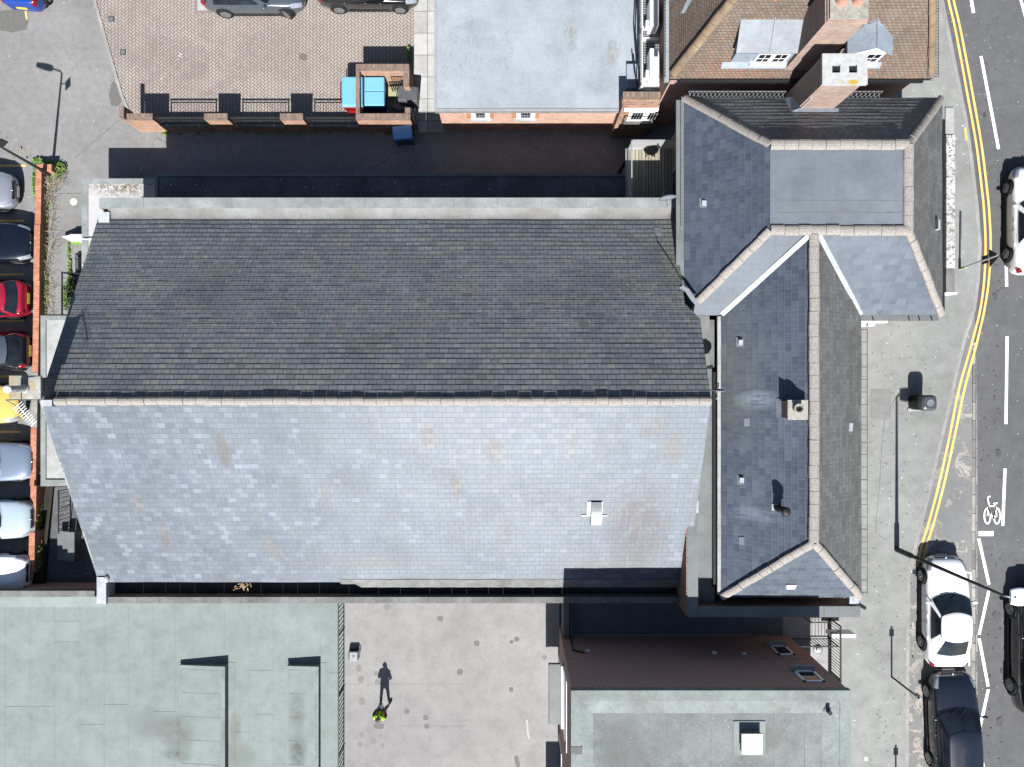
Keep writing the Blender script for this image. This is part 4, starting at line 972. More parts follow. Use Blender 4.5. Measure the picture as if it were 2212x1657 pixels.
for (zb, zt, ya_, yb_) in ((5.9, 7.4, -13.9, -11.2), (2.9, 4.6, -17.5, -15.4)):
    wo_ = MB().box(bx0 - .05, bx0, ya_, yb_, zb, zt).build('window', M['pvc'], bb); MB().box(bx0 - .06, bx0 - .05, ya_ + .1, yb_ - .1, zb + .1, zt - .1).build('pane', M['glass'], wo_)
MB().box(bx0 - .05, bx0, -14.0, -12.0, ZC, ZC + 2.2).build('door', M['pvc'], bb)

# ---------------------------------------------------------------- felt roofed building (south west)
FZ = 2.3
ff = thing('felt_roofed_block', 'single storey block with wide pale green felt roof', 'building', (-16, -14, 0))
fy = aty(1277, FZ + .1)
MB().box(-60, cx0 - .05, -24, fy - .08, -.3, FZ - .05).build('wall', M['brickdark'], ff)
MB().prism([(-60, -24), (cx0, -24), (cx0, fy - .2), (-60, fy - .2)], FZ - .05, FZ).build('roof', M['felt'], ff)
a = MB(); a.hexa([(-60, fy - .75, FZ), (atx(231, FZ), fy - .75, FZ), (atx(231, FZ), fy - .2, FZ), (-60, fy - .2, FZ)], [(-60, fy - .72, FZ + .005), (atx(231, FZ), fy - .72, FZ + .005), (atx(231, FZ), fy - .24, FZ + .12), (-60, fy - .24, FZ + .12)]); a.build('edge_fillet', M['felt'], ff)
MB().box(-60, atx(208, FZ), fy - .25, fy + .02, FZ - .25, FZ + .13).build('edge_trim', M['coping2'], ff)
seam = M['coping2']
a = MB()
for px in (-42, 10.5, 64, 117, 172, 224, 277, 330, 378, 431, 484, 537, 590, 643, 692):
    a.box(atx(px, FZ), atx(px, FZ) + .018, -24, fy - .75, FZ + .002, FZ + .008)
for (p0, p1, py) in ((117, 171, 1388), (117, 171, 1343), (10, 64, 1527), (64, 117, 1527), (224, 278, 1523), (331, 379, 1538), (505, 540, 1582), (537, 590, 1449), (693, 735, 1455), (553, 590, 1544), (171, 224, 1566)):
    a.box(atx(p0, FZ), atx(p1, FZ), aty(py, FZ), aty(py, FZ) + .018, FZ + .0025, FZ + .0085)
a.build('felt_seams', plain('seam_felt', (.25, .275, .26), .9, .2), ff)  # laps drawn in a slightly darker felt colour
def roof_box(px0, px1, py, hl, hr, lab):
    x0, x1 = atx(px0, FZ + hr), atx(px1, FZ + hr); y1 = aty(py, FZ + hr)
    b = MB(); b.prism([(x0, -24), (x1, -24), (x1, y1), (x0, y1)], [FZ - .02] * 4, [FZ + hl, FZ + hr, FZ + hr, FZ + hl]); o = b.build('roof_box', M['felt'], ff)
    s_ = MB()
    for k in range(8):
        y = y1 - .18 - k * 1.05
        s_.hexa([(x0 + .1, y, FZ + hl + .012), (x1 - .2, y, FZ + hr - .02), (x1 - .2, y + .018, FZ + hr - .02), (x0 + .1, y + .018, FZ + hl + .012)], [(x0 + .1, y, FZ + hl + .018), (x1 - .2, y, FZ + hr - .012), (x1 - .2, y + .018, FZ + hr - .012), (x0 + .1, y + .018, FZ + hl + .018)])
    for xq, hq in ((x0 + .09, hl + (hr - hl) * .09 / (x1 - x0)), (x1 - .16, hr - (hr - hl) * .16 / (x1 - x0))): s_.box(xq, xq + .02, -24, y1 - .12, FZ + hq - .01, FZ + hq + .012)
    s_.build('felt_joints', MATS['seam_felt'], o)
    MB().hexa([(x0 - .02, y1 - .12, FZ + hl - .02), (x1 + .03, y1 - .12, FZ + hr - .02), (x1 + .03, y1 + .02, FZ + hr - .02), (x0 - .02, y1 + .02, FZ + hl - .02)], [(x0 - .02, y1 - .12, FZ + hl + .02), (x1 + .03, y1 - .12, FZ + hr + .025), (x1 + .03, y1 + .02, FZ + hr + .025), (x0 - .02, y1 + .02, FZ + hl + .02)]).build('box_end_trim', M['felt'], o)
    MB().hexa([(x1 - .14, -24, FZ + hr - .03), (x1 + .03, -24, FZ + hr - .03), (x1 + .03, y1 - .121, FZ + hr - .03), (x1 - .14, y1 - .121, FZ + hr - .03)], [(x1 - .14, -24, FZ + hr + .012), (x1 + .03, -24, FZ + hr + .03), (x1 + .03, y1 - .121, FZ + hr + .03), (x1 - .14, y1 - .121, FZ + hr + .012)]).build('box_side_trim', M['feltedge'], o)
    MB().box(x0 - .12, x1 + .3, -24, y1 + .06, FZ, FZ + .012).build('box_flashing', M['felt'], o)
roof_box(383, 485, 1441, .16, .36, ''); roof_box(618, 687, 1441, .24, .33, '')
cr = thing('court_railing', 'black railing between the green felt roof and the pale courtyard', 'railing', (cx0, -14, ZC))
railing(cr, (cx0 - .04, -8.2, ZC), (cx0 - .04, -18.5, ZC), 1.1, .2, .03, .045, M['iron'])
# forecourt railings
fr = thing('street_railing', 'black iron railing along the footway edge of the forecourt', 'railing', (atx(1791, ZS), -10.5, ZS))
xr = atx(1791, ZA)
railing(fr, (xr, aty(1335, ZA), ZA), (xr, -14.5, ZA), 1.08, .125, .022, .045, M['iron'])
MB().box(xr - .06, xr + .06, -14.5, aty(1335, ZA), ZA - .3, ZA + .1).build('kerb', M['black'], fr)
f2 = thing('forecourt_gate_railing', 'black iron railing crossing the forecourt from wall to street railing', 'railing', (xr - 1.2, aty(1378, ZA), ZA))
railing(f2, (xr - 2.1, aty(1378, ZA), ZA), (xr - .06, aty(1378, ZA), ZA), 1.0, .13, .022, .04, M['iron'])
f3 = thing('step_railing', 'short black railing standing nearer the parapet on the forecourt', 'railing', (xr - 1.2, aty(1345, ZA), ZA))
railing(f3, (atx(1737, ZA), aty(1370, ZA) + .75, ZA), (atx(1778, ZA), aty(1370, ZA) + .75, ZA), .75, .13, .016, .035, M['iron'])
sb = thing('sign_board', 'white topped sign board with dark lettering beside the street railing', 'sign', at(1820, 1374, 4.2))
zb_ = 4.75; x0, x1, y0, y1 = atx(1797, zb_), atx(1849, zb_), aty(1378, zb_), aty(1370.5, zb_)
MB().box(x0, x1, y0, y1, 4.15, zb_).build('board', M['pvc'], sb)
a = MB()
for i, (u, v, ww, hh) in enumerate(((.03, .30, .02, .2), (.06, .44, .09, .03), (.06, .36, .07, .03), (.15, .30, .02, .17), (.19, .4, .08, .03), (.22, .3, .02, .13), (.28, .33, .1, .03), (.3, .42, .02, .09))):
    a.box(x0 + u, x0 + u + ww, y1, y1 + .006, 4.15 + v, 4.15 + v + hh)
a.build('lettering', M['black'], sb)
dc = thing('drain_cowl', 'round metal drain cowl on the pale forecourt concrete', 'drain', at(1767, 1402, ZA + .02))
c = at(1767, 1402, ZA + .02); MB().lathe(c, [(.17, 0), (.17, .03), (.12, .05), (.1, .12), (.02, .14)], 16).build('cowl', M['galv'], dc); MB().lathe(c, [(.2, 0), (.2, .015), (.17, .015)], 16).build('ring', M['iron'], dc)
# ---------------------------------------------------------------- grey flat building to the north
NZ = 2.78
gb_ = thing('grey_flat_roofed_building', 'brick building with large pale grey flat roof beside the paved yard', 'building', (1, 16, 0))
nx0, nx1, ny0 = atx(940, NZ), atx(1388, NZ), aty(238, NZ)
yw = ny0 - .12 + .12
MB().box(nx0 + .12, nx1 - .05, ny0 + .1, 30, -.2, NZ - .12).build('wall', M['brickpaleface'], gb_)
MB().box(nx0, nx1, ny0, 30, NZ - .12, NZ).build('roof', M['membrane'], gb_)
a = MB(); a.box(nx0 - .04, nx0 + .08, ny0 - .03, 30, NZ - .16, NZ + .03); a.box(nx0 + .08, nx1 - .85, ny0 - .03, ny0 + .06, NZ - .16, NZ + .03); a.build('roof_trim', M['galv'], gb_)
a = MB(); a.tube([(nx0, ny0 - .06, NZ - .14), (nx1 - .7, ny0 - .06, NZ - .10)], .03, 8); a.build('gutter', M['coping2'], gb_)
for px in (1037, 1136):
    zb, zt = 1.6, 2.35; xx_ = atx(px, zt); y = ny0 + .1
    wo_ = MB().box(xx_ - .42, xx_ + .42, y - .03, y, zb, zt).build('window', M['pvc'], gb_)
    MB().box(xx_ - .22, xx_ + .22, y - .04, y - .03, zb + .1, zt - .1).build('pane', M['glass'], wo_)
    b = MB()
    for k in range(4): b.box(xx_ - .18 + k * .12, xx_ - .165 + k * .12, y - .055, y - .04, zb + .08, zt - .08)
    b.box(xx_ - .22, xx_ + .22, y - .055, y - .04, (zb + zt) / 2 - .01, (zb + zt) / 2 + .01); b.build('bars', M['galv'], wo_)
    MB().box(xx_ - .5, xx_ + .5, y - .14, y, zb - .12, zb).build('sill', M['concrete'], wo_)
    MB().box(xx_ - .62, xx_ - .43, y - .012, y, zb, zt).box(xx_ + .43, xx_ + .62, y - .012, y, zb, zt).build('brick_surround', M['brickwall'], wo_)
a = MB()
for px in (1213, 1256, 1298): a.box(atx(px, NZ), atx(px, NZ) + .02, ny0 + .2, 30, NZ, NZ + .006)
a.box(nx0 + .2, nx1, 17.6, 17.62, NZ, NZ + .006); a.build('membrane_laps', M['membrane'], gb_)
# wrinkles in the membrane
def wrinkles(cx, cy, n, L, spread, ang):
    m = MB()
    for k in range(n):
        x = cx + random.uniform(-spread, spread); y = cy + random.uniform(-spread * .7, spread * .7); th = ang + random.uniform(-.4, .4); l = L * random.uniform(.5, 1.2)
        pts = [(x + math.cos(th) * l * (s_ - .5) + math.sin(s_ * 9 + k) * .03, y + math.sin(th) * l * (s_ - .5), NZ + .002 + .012 * math.sin(PI * s_)) for s_ in [i / 6 for i in range(7)]]
        m.tube(pts, .012, 6)
    stuff(m.build('membrane_wrinkles', M['membrane'], gb_))
wrinkles(-.2, 18.2, 22, .7, .8, .9); wrinkles(2.9, 18.1, 18, .6, .8, 2.2); wrinkles(2.6, 15.4, 8, .7, .3, 1.5); wrinkles(-1.6, 14.8, 26, .5, 1.6, 1.3); wrinkles(4.5, 14.7, 8, .6, .3, 1.6)
# small brick bay at its corner
bay = thing('brick_bay', 'small brick bay with white window at the lane end', 'brick bay', (6, 13, 0))
zb1 = 4.0; x0, x1, y0, y1 = atx(1346, zb1), atx(1427, zb1), aty(227, zb1), aty(198, zb1)
MB().box(x0, x1, y0, y1 - .3, -.2, zb1 - .28).box(x0, x1, y1 - .3, y1, -.2, zb1 - .28).build('wall', M['brick'], bay)
MB().box(x0, x1, y0 + .32, y1, zb1 - .28, zb1 + .0).build('parapet', M['brickcap'], bay)
MB().box(x0 + .02, x1 - .02, y0 - .02, y0 + .30, zb1 - .28, zb1 - .14).build('ledge', M['brick'], bay)
MB().box(x0 + .1, x1 - .02, y0 - .1, y0, zb1 - .48, zb1 - .28).build('fascia', M['pvc'], bay)
wo_ = MB().box(x0 + .38, x1 - .1, y0 - .06, y0, 2.3, zb1 - .48).build('window', M['pvc'], bay)
for k in (0, 1):
    xa = x0 + .55 + k * .72; pn = MB().box(xa, xa + .46, y0 - .07, y0 - .06, 2.55, 3.3).build('pane', M['glass'], wo_)
    b = MB()
    for q in range(3): b.box(xa + .1 + q * .12, xa + .112 + q * .12, y0 - .08, y0 - .07, 2.55, 3.3)
    b.build('bars', M['pvc'], pn)
MB().box(x0 + .3, x1, y0 - .16, y0, 2.18, 2.3).build('sill', M['coping2'], wo_)
a = MB()
for i in range(10):
    for j in range(2): a.box(x0 + .05 + i * .17, x0 + .1 + i * .17, y0 - .02, y0, 1.3 + j * .28, 1.42 + j * .28)
a.build('air_bricks', M['concrete'], bay)

# metal walkway with air conditioners
wk = thing('metal_walkway', 'galvanised walkway grating between the grey roof and the tiled house', 'walkway', (6.3, 16, 3))
zg = 3.7; gx0, gx1, gy0, gy1 = atx(1387, zg), atx(1427, zg), aty(193, zg), 19.5
a = MB(); y = gy0
while y < gy1: a.box(gx0, gx1, y, y + .03, zg - .05, zg - .02); y += .105
x = gx0
while x < gx1 + .01: a.box(x, x + .018, gy0, gy1, zg - .045, zg - .015); x += .1
a.build('grating', M['galv'], wk)
a = MB(); a.box(gx0 - .06, gx0 + .03, gy0, gy1, zg - .16, zg); a.box(gx1, gx1 + .09, gy0, gy1, zg - .16, zg)
for py in (61, 84, 172, 182): y = aty(py, zg); a.box(gx0, gx1, y - .07, y + .07, zg - .15, zg + .01)
a.build('beams', M['white'], wk)
railing(wk, (gx0 - .12, gy0, zg - .2), (gx0 - .12, gy1, zg - .2), .75, .12, .016, .03, M['greymetal'])
a = MB(); a.box(gx0, gx1, gy0 - .2, gy0 - .12, zg - .1, zg); 
for k in range(13): a.box(gx0 + k * .075, gx0 + k * .075 + .02, gy0 - .12, gy0, zg - .08, zg - .03)
a.build('end_step', M['galv'], wk)
MB().box(atx(1354, NZ + .25), atx(1378, NZ + .25), aty(190, NZ + .25), aty(138, NZ + .25), NZ, NZ + .25).build('duct', M['leadblue'], wk)
a = MB()
for pts in (((1368, 116), (1372, 160), (1378, 188)), ((1375, 0), (1372, 60), (1376, 118), (1384, 180))): a.tube([at(*q, 3.2) for q in pts], .03, 6)
a.build('pipework', M['black'], wk)
ac0 = thing('air_conditioner', 'white air conditioner on the walkway nearer the brick bay', 'air conditioner', at(1415, 135, zg), 'air conditioners on the walkway')
zt = zg + .85; x0, x1, y0, y1 = atx(1404, zt), atx(1424, zt), aty(164, zt), aty(104, zt)
MB().box(x0, x1, y0, y1, zg + .08, zt).build('casing', M['pvc'], ac0, bevel=.02)
MB().box(x0 + .06, x1 - .06, y0 + .1, y1 - .1, zg, zg + .08).build('feet', M['greymetal'], ac0)
a = MB(); cy = (y0 + y1) / 2
for r in (.12, .2, .28, .34):
    pts = [(x1 + .012, cy + r * math.cos(q * PI / 10), (zg + zt) / 2 + r * math.sin(q * PI / 10)) for q in range(21)]; a.tube(pts, .008, 5, False)
a.build('fan_grille', M['iron'], ac0)
MB().box(x0 - .1, x0, y0 + .1, y0 + .4, zg + .2, zg + .5).build('valve_cover', M['pvc'], ac0)
ac1 = copy_tree(ac0); ac1.location.y += aty(55, zt) - aty(164, zt); ac1['label'] = 'white air conditioner on the walkway cut by the top edge'

# ---------------------------------------------------------------- tiled house (north east)
TZ = 6.6; pt = 1.73; tt = 2.6
th = thing('tiled_house', 'house with steep brown clay tiled hipped roof and dormers', 'house', (11, 16, ZS))
tx0, tx1, ty0, ty1 = 6.1, 16.24, 11.8, 24.0
MB().box(tx0 + .2, tx1 - .25, ty0 + .25, ty1 - .2, 0, TZ - .05).build('wall', M['brickdark'], th)
MB().box(tx0, tx1, ty0, ty1, TZ - .12, TZ - .02).build('soffit', M['black'], th)
zt = TZ + tt * pt
a = MB(); slope(a, [(tx0, ty0, TZ), (tx1, ty0, TZ), (tx1 - tt, ty0 + tt, zt), (tx0 + tt, ty0 + tt, zt)], .115, .012)
slope(a, [(tx0, ty1, TZ), (tx0, ty0, TZ), (tx0 + tt, ty0 + tt, zt), (tx0 + tt, ty1 - tt, zt)], .115, .012)
slope(a, [(tx1, ty0, TZ), (tx1, ty1, TZ), (tx1 - tt, ty1 - tt, zt), (tx1 - tt, ty0 + tt, zt)], .115, .012)
slope(a, [(tx1, ty1, TZ), (tx0, ty1, TZ), (tx0 + tt, ty1 - tt, zt), (tx1 - tt, ty1 - tt, zt)], .115, .012)
a.build('roof', M['tiles'], th)
MB().box(tx0 + tt, tx1 - tt, ty0 + tt, ty1 - tt, zt - .1, zt).build('flat_top', M['leadflat'], th)
a = MB(); band(a, (tx0 + .1, ty0 + .1, TZ + .17), (tx0 + tt, ty0 + tt, zt), .34, .12); a.build('hip_tiles', M['hiptile'], th); a = MB(); band(a, (tx1 - .1, ty0 + .1, TZ + .17), (tx1 - tt, ty0 + tt, zt), .34, .12); a.build('hip_tiles', M['hiptile'], th)
a = MB(); a.box(tx0 + .3, tx1 - .3, ty0 - .13, ty0 - .0, TZ - .12, TZ - .01); a.build('south_gutter', M['black'], th)
a = MB(); a.box(tx0 - .2, tx0 - .02, ty0 - .1, ty1, TZ - .12, TZ - .0); a.build('west_gutter', M['galv'], th)
a = MB(); zigzag(a, (tx1 + .02, ty0, TZ), (tx1 + .02, ty1 - 4, TZ), .22, .12, (.8, 0, .6)); zigzag(a, (tx0 + .4, ty0 - .06, TZ), (tx1, ty0 - .06, TZ), .14, .22, (0, -.3, .9)); zigzag(a, (tx0 - .14, ty0, TZ), (tx0 - .14, 18, TZ), .16, .13, (-.6, 0, .8)); a.build('bird_mesh', M['iron'], th)
def roofz(y): return TZ + (y - ty0) * pt
a = MB(); 
for (x0, x1, z0) in ((7.95, 10.75, 7.0), (12.0, 14.0, 7.0)):
    y_ = ty0 + (z0 - TZ) / pt; a.hexa([(x0, y_ - .02, z0 - .0), (x1, y_ - .02, z0 - .0), (x1, y_ + .14, z0 + .22), (x0, y_ + .14, z0 + .22)], [(x0, y_ - .04, z0 + .05), (x1, y_ - .04, z0 + .05), (x1, y_ + .12, z0 + .27), (x0, y_ + .12, z0 + .27)])
a.build('dormer_apron', M['leadblue'], th)
# left dormer
yd = 12.15; zb, ztp = 7.22, 8.2; x0, x1 = 8.26, 10.53
d1 = MB().hexa([(x0, yd, zb - .4), (x1, yd, zb - .4), (x1, 13.5, zb + .5), (x0, 13.5, zb + .5)], [(x0, yd, ztp - .06), (x1, yd, ztp - .06), (x1, 13.5, ztp + .7), (x0, 13.5, ztp + .7)]).build('dormer', M['leadblue'], th)
MB().hexa([(x0 - .08, yd - .1, ztp - .06), (x1 + .06, yd - .1, ztp - .06), (x1 + .06, 13.35, ztp + .64), (x0 - .08, 13.35, ztp + .64)], [(x0 - .08, yd - .1, ztp), (x1 + .06, yd - .1, ztp), (x1 + .06, 13.35, ztp + .7), (x0 - .08, 13.35, ztp + .7)]).build('dormer_roof', M['lead'], d1)
a = MB(); a.bar(((x0 + x1) / 2, yd - .1, ztp + .02), ((x0 + x1) / 2, 13.3, ztp + .72), .03); a.build('lead_roll', M['lead'], d1)
def dwindow(x0, x1, zb, ztp, par, n=2):
    w = MB().box(x0, x1, yd - .06, yd, zb, ztp).build('dormer_window', M['pvc'], par)
    wd = (x1 - x0) / n
    for k in range(n):
        MB().box(x0 + k * wd + .09, x0 + (k + 1) * wd - .09, yd - .07, yd - .06, zb + .1, ztp - .1).build('pane', M['glass'], w)
        MB().box(x0 + k * wd + wd / 2 - .012, x0 + k * wd + wd / 2 + .012, yd - .08, yd - .07, zb + .1, ztp - .1).box(x0 + k * wd + .09, x0 + (k + 1) * wd - .09, yd - .08, yd - .07, (zb + ztp) / 2 - .012, (zb + ztp) / 2 + .012).build('glazing_bars', M['pvc'], w)
    MB().box(x0 - .08, x1 + .08, yd - .16, yd, zb - .1, zb).build('sill', M['white'], w)
dwindow(9.05, 10.25, zb + .1, ztp - .12, d1)
# right dormer with a gabled lead roof
x0, x1 = 12.24, 13.86; xm = (x0 + x1) / 2
d2 = MB().hexa([(x0 + .1, yd, zb - .4), (x1 - .1, yd, zb - .4), (x1 - .1, 13.6, zb + .8), (x0 + .1, 13.6, zb + .8)], [(x0 + .1, yd, ztp - .03), (x1 - .1, yd, ztp - .03), (x1 - .1, 13.6, ztp - .03), (x0 + .1, 13.6, ztp - .03)]).build('dormer', M['white'], th)
a = MB(); ap = ztp + .55
for (xa, xb) in ((x0 - .06, xm), (xm, x1 + .06)):
    za, zb_2 = (ztp - .05, ap) if xb == xm else (ap, ztp - .05)
    a.hexa([(xa, yd - .16, za - .05), (xb, yd - .16, zb_2 - .05), (xb, 14.2, zb_2 - .05), (xa, 13.3, za - .05)], [(xa, yd - .16, za), (xb, yd - .16, zb_2), (xb, 14.2, zb_2), (xa, 13.3, za)])
a.build('dormer_roof', M['leadblue'], d2)
a = MB(); a.tube([(xm, yd - .16, ap + .01), (xm, 14.2, ap + .01)], .025, 8)
for yq in (12.9,): a.bar((x0 - .06, yq, ztp - .04), (xm, yq, ap + .01), .02).bar((xm, yq, ap + .01), (x1 + .06, yq, ztp - .04), .02)
a.build('lead_roll', M['leadblue'], d2)
MB().hexa([(x0, yd - .05, ztp - .05), (x1, yd - .05, ztp - .05), (x1, yd, ztp - .05), (x0, yd, ztp - .05)], [(xm - .02, yd - .05, ap - .06), (xm + .02, yd - .05, ap - .06), (xm + .02, yd, ap - .06), (xm - .02, yd, ap - .06)]).build('gable_board', M['white'], d2)
dwindow(x0 + .16, x1 - .16, zb + .1, ztp - .1, d2)
# its great chimney
cz = 10.8
ch = MB().box(10.42, 11.72, 11.99, 13.2, 5.5, cz - .3).build('chimney', M['brickpale'], th)
MB().box(10.36, 11.78, 11.93, 13.26, cz - .3, cz - .2).box(10.40, 11.74, 11.96, 13.22, cz - .2, cz - .1).build('corbel', M['brickpale'], ch)
MB().box(10.44, 11.70, 12.0, 13.18, cz - .1, cz).build('chimney_top', M['stonecap'], ch)
a = MB()
for xk in (10.8, 11.35): a.lathe((xk, 12.55, cz), [(.2, 0), (.16, .3), (.18, .34), (.13, .34), (.12, .2), (.01, .2)], 18)
a.build('chimney_pot', plain('terracotta_pot', (.5, .27, .2), .85, .2), ch)
# lead soaker patch on the west slope
a = MB(); rows = []
for y_, w_ in ((ty0 + 2.2, .12), (ty0 + 3.0, .2), (ty0 + 3.6, .16), (ty0 + 4.4, .24)): q = Vector((tx0 + .35 + (y_ - ty0 - 2.2) * .55, y_, TZ + (.35 + (y_ - ty0 - 2.2) * .55) * pt + .03)); n_ = Vector((.5, -.25, .5 * pt)).normalized() * w_; rows.append([q - n_, q + n_])
a.grid(rows); a.build('lead_patch', M['leadwhite'], th)
# ---------------------------------------------------------------- yard wall, piers, railings and bin enclosure
yw_ = thing('yard_boundary_wall', 'brick yard wall with piers and black railing panels along the lane', 'wall', (-14, 12.2, 0))
wy0, wy1 = 12.07, 12.33
PZ = 1.66
piers = [(274, 329), (441, 491), (605, 654)]
for i, (p0, p1) in enumerate(piers):
    x0, x1 = atx(p0, PZ), atx(p1, PZ)
    MB().box(x0, x1, wy0, wy1, -.1, PZ - .12).build('pier', M['brickpier'], yw_)
    MB().box(x0 - .01, x1 + .01, wy0 - .01, wy1 + .01, PZ - .12, PZ).build('pier_cap', M['brickcap'], yw_)
x0 = atx(264, PZ); MB().box(x0, atx(274, PZ) - .01, wy0, aty(233, PZ), -.1, PZ - .05).build('return_pier', M['brickpier'], yw_)
MB().box(x0 - .01, atx(274, PZ) - .012, wy0 - .01, aty(233, PZ), PZ - .05, PZ + .22).build('return_cap', M['brickcap'], yw_)
spans = [(329, 441), (491, 605), (654, 769)]
for (p0, p1) in spans:
    x0, x1 = atx(p0, PZ), atx(p1, PZ)
    MB().box(x0, x1, wy0 + .02, wy1 - .02, -.1, .68).build('low_wall', M['brick'], yw_)
    MB().box(x0, x1, wy0 - .01, wy1 + .01, .68, .76).build('wall_coping', M['coping2'], yw_)
    panel = MB().bar((x0 + .05, 12.2, 1.5), (x1 - .05, 12.2, 1.5), .05).bar((x0 + .1, 12.2, 1.36), (x1 - .1, 12.2, 1.36), .03).bar((x0 + .05, 12.2, .84), (x1 - .05, 12.2, .84), .04).build('railing_panel', M['iron'], yw_)
    a = MB(); k = int((x1 - x0) / .125)
    for i in range(1, k): xx_ = x0 + (x1 - x0) * i / k; a.bar((xx_, 12.2, .84), (xx_, 12.2, 1.36), .02)
    a.build('bars', M['iron'], panel)
    for xx_ in (x0 + .1, x1 - .1): MB().bar((xx_, 12.2, .76), (xx_, 12.2, 1.52), .05).build('end_post', M['iron'], panel)
be = thing('bin_enclosure', 'square brick bin enclosure at the corner of the paved yard', 'bin enclosure', (-6, 13, 0))
ex0, ex1 = atx(769, PZ), atx(886, PZ); ez0, ez1 = 12.07, aty(138.5, PZ)
T = .26
for nm_, (a0, a1, b0, b1) in (('south_wall', (ex0, ex1, ez0, ez0 + T)), ('north_wall', (ex0, ex1 - .05, ez1 - T, ez1)), ('west_wall', (ex0, ex0 + .16, ez0 + T, ez1 - T)), ('east_wall', (ex1 - .05 - T, ex1 - .05, aty(184, PZ), ez1 - T)), ('gate_pier', (ex1 - T * .9, ex1, ez0 + T, ez0 + T + .27))):
    MB().box(a0, a1, b0, b1, -.1, PZ - .11).build(nm_, M['brickpier'], be)
    MB().box(a0 - .008, a1 + .008, b0 - .008, b1 + .008, PZ - .108, PZ).build('capping', M['brickcap'], be)
gt = MB(); ga, gb2 = Vector((ex1 + .02, ez0 + T + .3, 0)), Vector((ex1 + .16, ez0 + .02, 0))
for z_ in (.2, .8, 1.5): gt.bar(ga + Vector((0, 0, z_)), gb2 + Vector((0, 0, z_)), .04)
for k in range(6): q = ga.lerp(gb2, k / 5); gt.bar(q + Vector((0, 0, .1)), q + Vector((0, 0, 1.55)), .03)
gt.build('gate', M['iron'], be)
MB().box(atx(840, .2), atx(862, .2), aty(210, .2), aty(190, .2), 0, .35).build('concrete_block', plain('mossy_block', (.36, .35, .2), .9, .2), be)
gt = MB(); c0, c1 = Vector((ex1 - 1.0, aty(178, 1.4), 0)), Vector((ex1 - .35, aty(176, 1.4), 0))
for k in range(7): q = c0.lerp(c1, k / 6); gt.bar(q + Vector((0, 0, .25)), q + Vector((0, 0, 1.45)), .035)
for z_ in (.3, 1.4): gt.bar(c0 + Vector((0, 0, z_)), c1 + Vector((0, 0, z_)), .05)
gt.build('inner_grille', M['iron'], be)
a = MB()
for k in range(3): c = at(858 + k * 5, 228 + k * 3, .3); a.hexa([c + Vector(v) for v in ((-.3, -.08, -.2), (.3, -.02, -.2), (.3, .1, -.2), (-.3, .05, -.2))], [c + Vector(v) for v in ((-.3, -.08, 0), (.3, -.02, .05), (.3, .1, .05), (-.3, .05, 0))])
a.build('old_planks', plain('grey_plank', (.3, .28, .24), .9, .2), be)
# bins
def big_bin(name, label, loc, wx, wy, h, body, lid, rz=0., group=None):
    t = thing(name, label, 'bin', loc, group)
    x, y, z = loc
    b = MB(); b.hexa([(x - wx * .42, y - wy * .42, z + .12), (x + wx * .42, y - wy * .42, z + .12), (x + wx * .42, y + wy * .42, z + .12), (x - wx * .42, y + wy * .42, z + .12)], [(x - wx * .48, y - wy * .48, z + h * .86), (x + wx * .48, y - wy * .48, z + h * .86), (x + wx * .48, y + wy * .48, z + h * .86), (x - wx * .48, y + wy * .48, z + h * .86)]); b.build('body', body, t, bevel=.02)
    l = MB(); l.hexa([(x - wx / 2, y - wy / 2, z + h * .86 + .005), (x + wx / 2, y - wy / 2, z + h * .86 + .005), (x + wx / 2, y + wy / 2, z + h * .86 + .005), (x - wx / 2, y + wy / 2, z + h * .86 + .005)], [(x - wx * .46, y - wy * .45, z + h * .97), (x + wx * .46, y - wy * .45, z + h * .97), (x + wx * .46, y + wy * .45, z + h), (x - wx * .46, y + wy * .45, z + h)])
    lo = l.build('lid', lid, t, bevel=.03)
    MB().tube([(x - wx * .5, y - wy * .3, z + h * .9), (x - wx * .54, y - wy * .3, z + h * .9), (x - wx * .54, y + wy * .3, z + h * .9), (x - wx * .5, y + wy * .3, z + h * .9)], .025, 6).build('handle', M['black'], lo)
    for sx in (-1, 1):
        for sy in (-1, 1): MB().tube([(x + sx * wx * .36, y + sy * wy * .36 - .03, z + .07), (x + sx * wx * .36, y + sy * wy * .36 + .03, z + .07)], .07, 10).build('wheel', M['black'], t)
    for o in t.children: pass
    t.rotation_euler.z = rz
    return t
cy_ = plain('sky_blue_lid', (.17, .42, .60), .4, .4, var=.04); bl = plain('blue_bin', (.03, .10, .26), .45, .4, var=.05); rb = plain('red_bin', (.42, .02, .02), .45, .4); gr = plain('dark_grey_bin', (.09, .09, .10), .5, .4); lb2 = plain('blue_lid', (.14, .38, .75), .4, .4, var=.05)
def gnd(px, py, h, z=0.0): p = at(px, py, z + h); return Vector((p.x, p.y, z))
big_bin('wheeled_bin', 'red wheeled bin with sky blue lid outside the enclosure', gnd(760, 196, 1.3, zy), 1.0, 1.42, 1.3, rb, cy_)
b1 = big_bin('wheeled_bin', 'sky blue lidded bin, the upper of two inside the enclosure', gnd(808, 181, 1.15), .98, .70, 1.15, bl, cy_, 0, 'blue bins in the enclosure')
b2 = copy_tree(b1); b2.location = gnd(808, 212, 1.15); b2['label'] = 'sky blue lidded bin, the lower of two inside the enclosure'
big_bin('wheeled_bin', 'dark grey wheeled bin leaning out beside the enclosure gate', gnd(881, 201, 1.1), .96, .72, 1.1, gr, gr, -.08)
big_bin('wheeled_bin', 'plain blue wheeled bin standing alone in the shaded lane', gnd(869, 285, 1.1), .94, .68, 1.1, bl, lb2, .1 + PI)

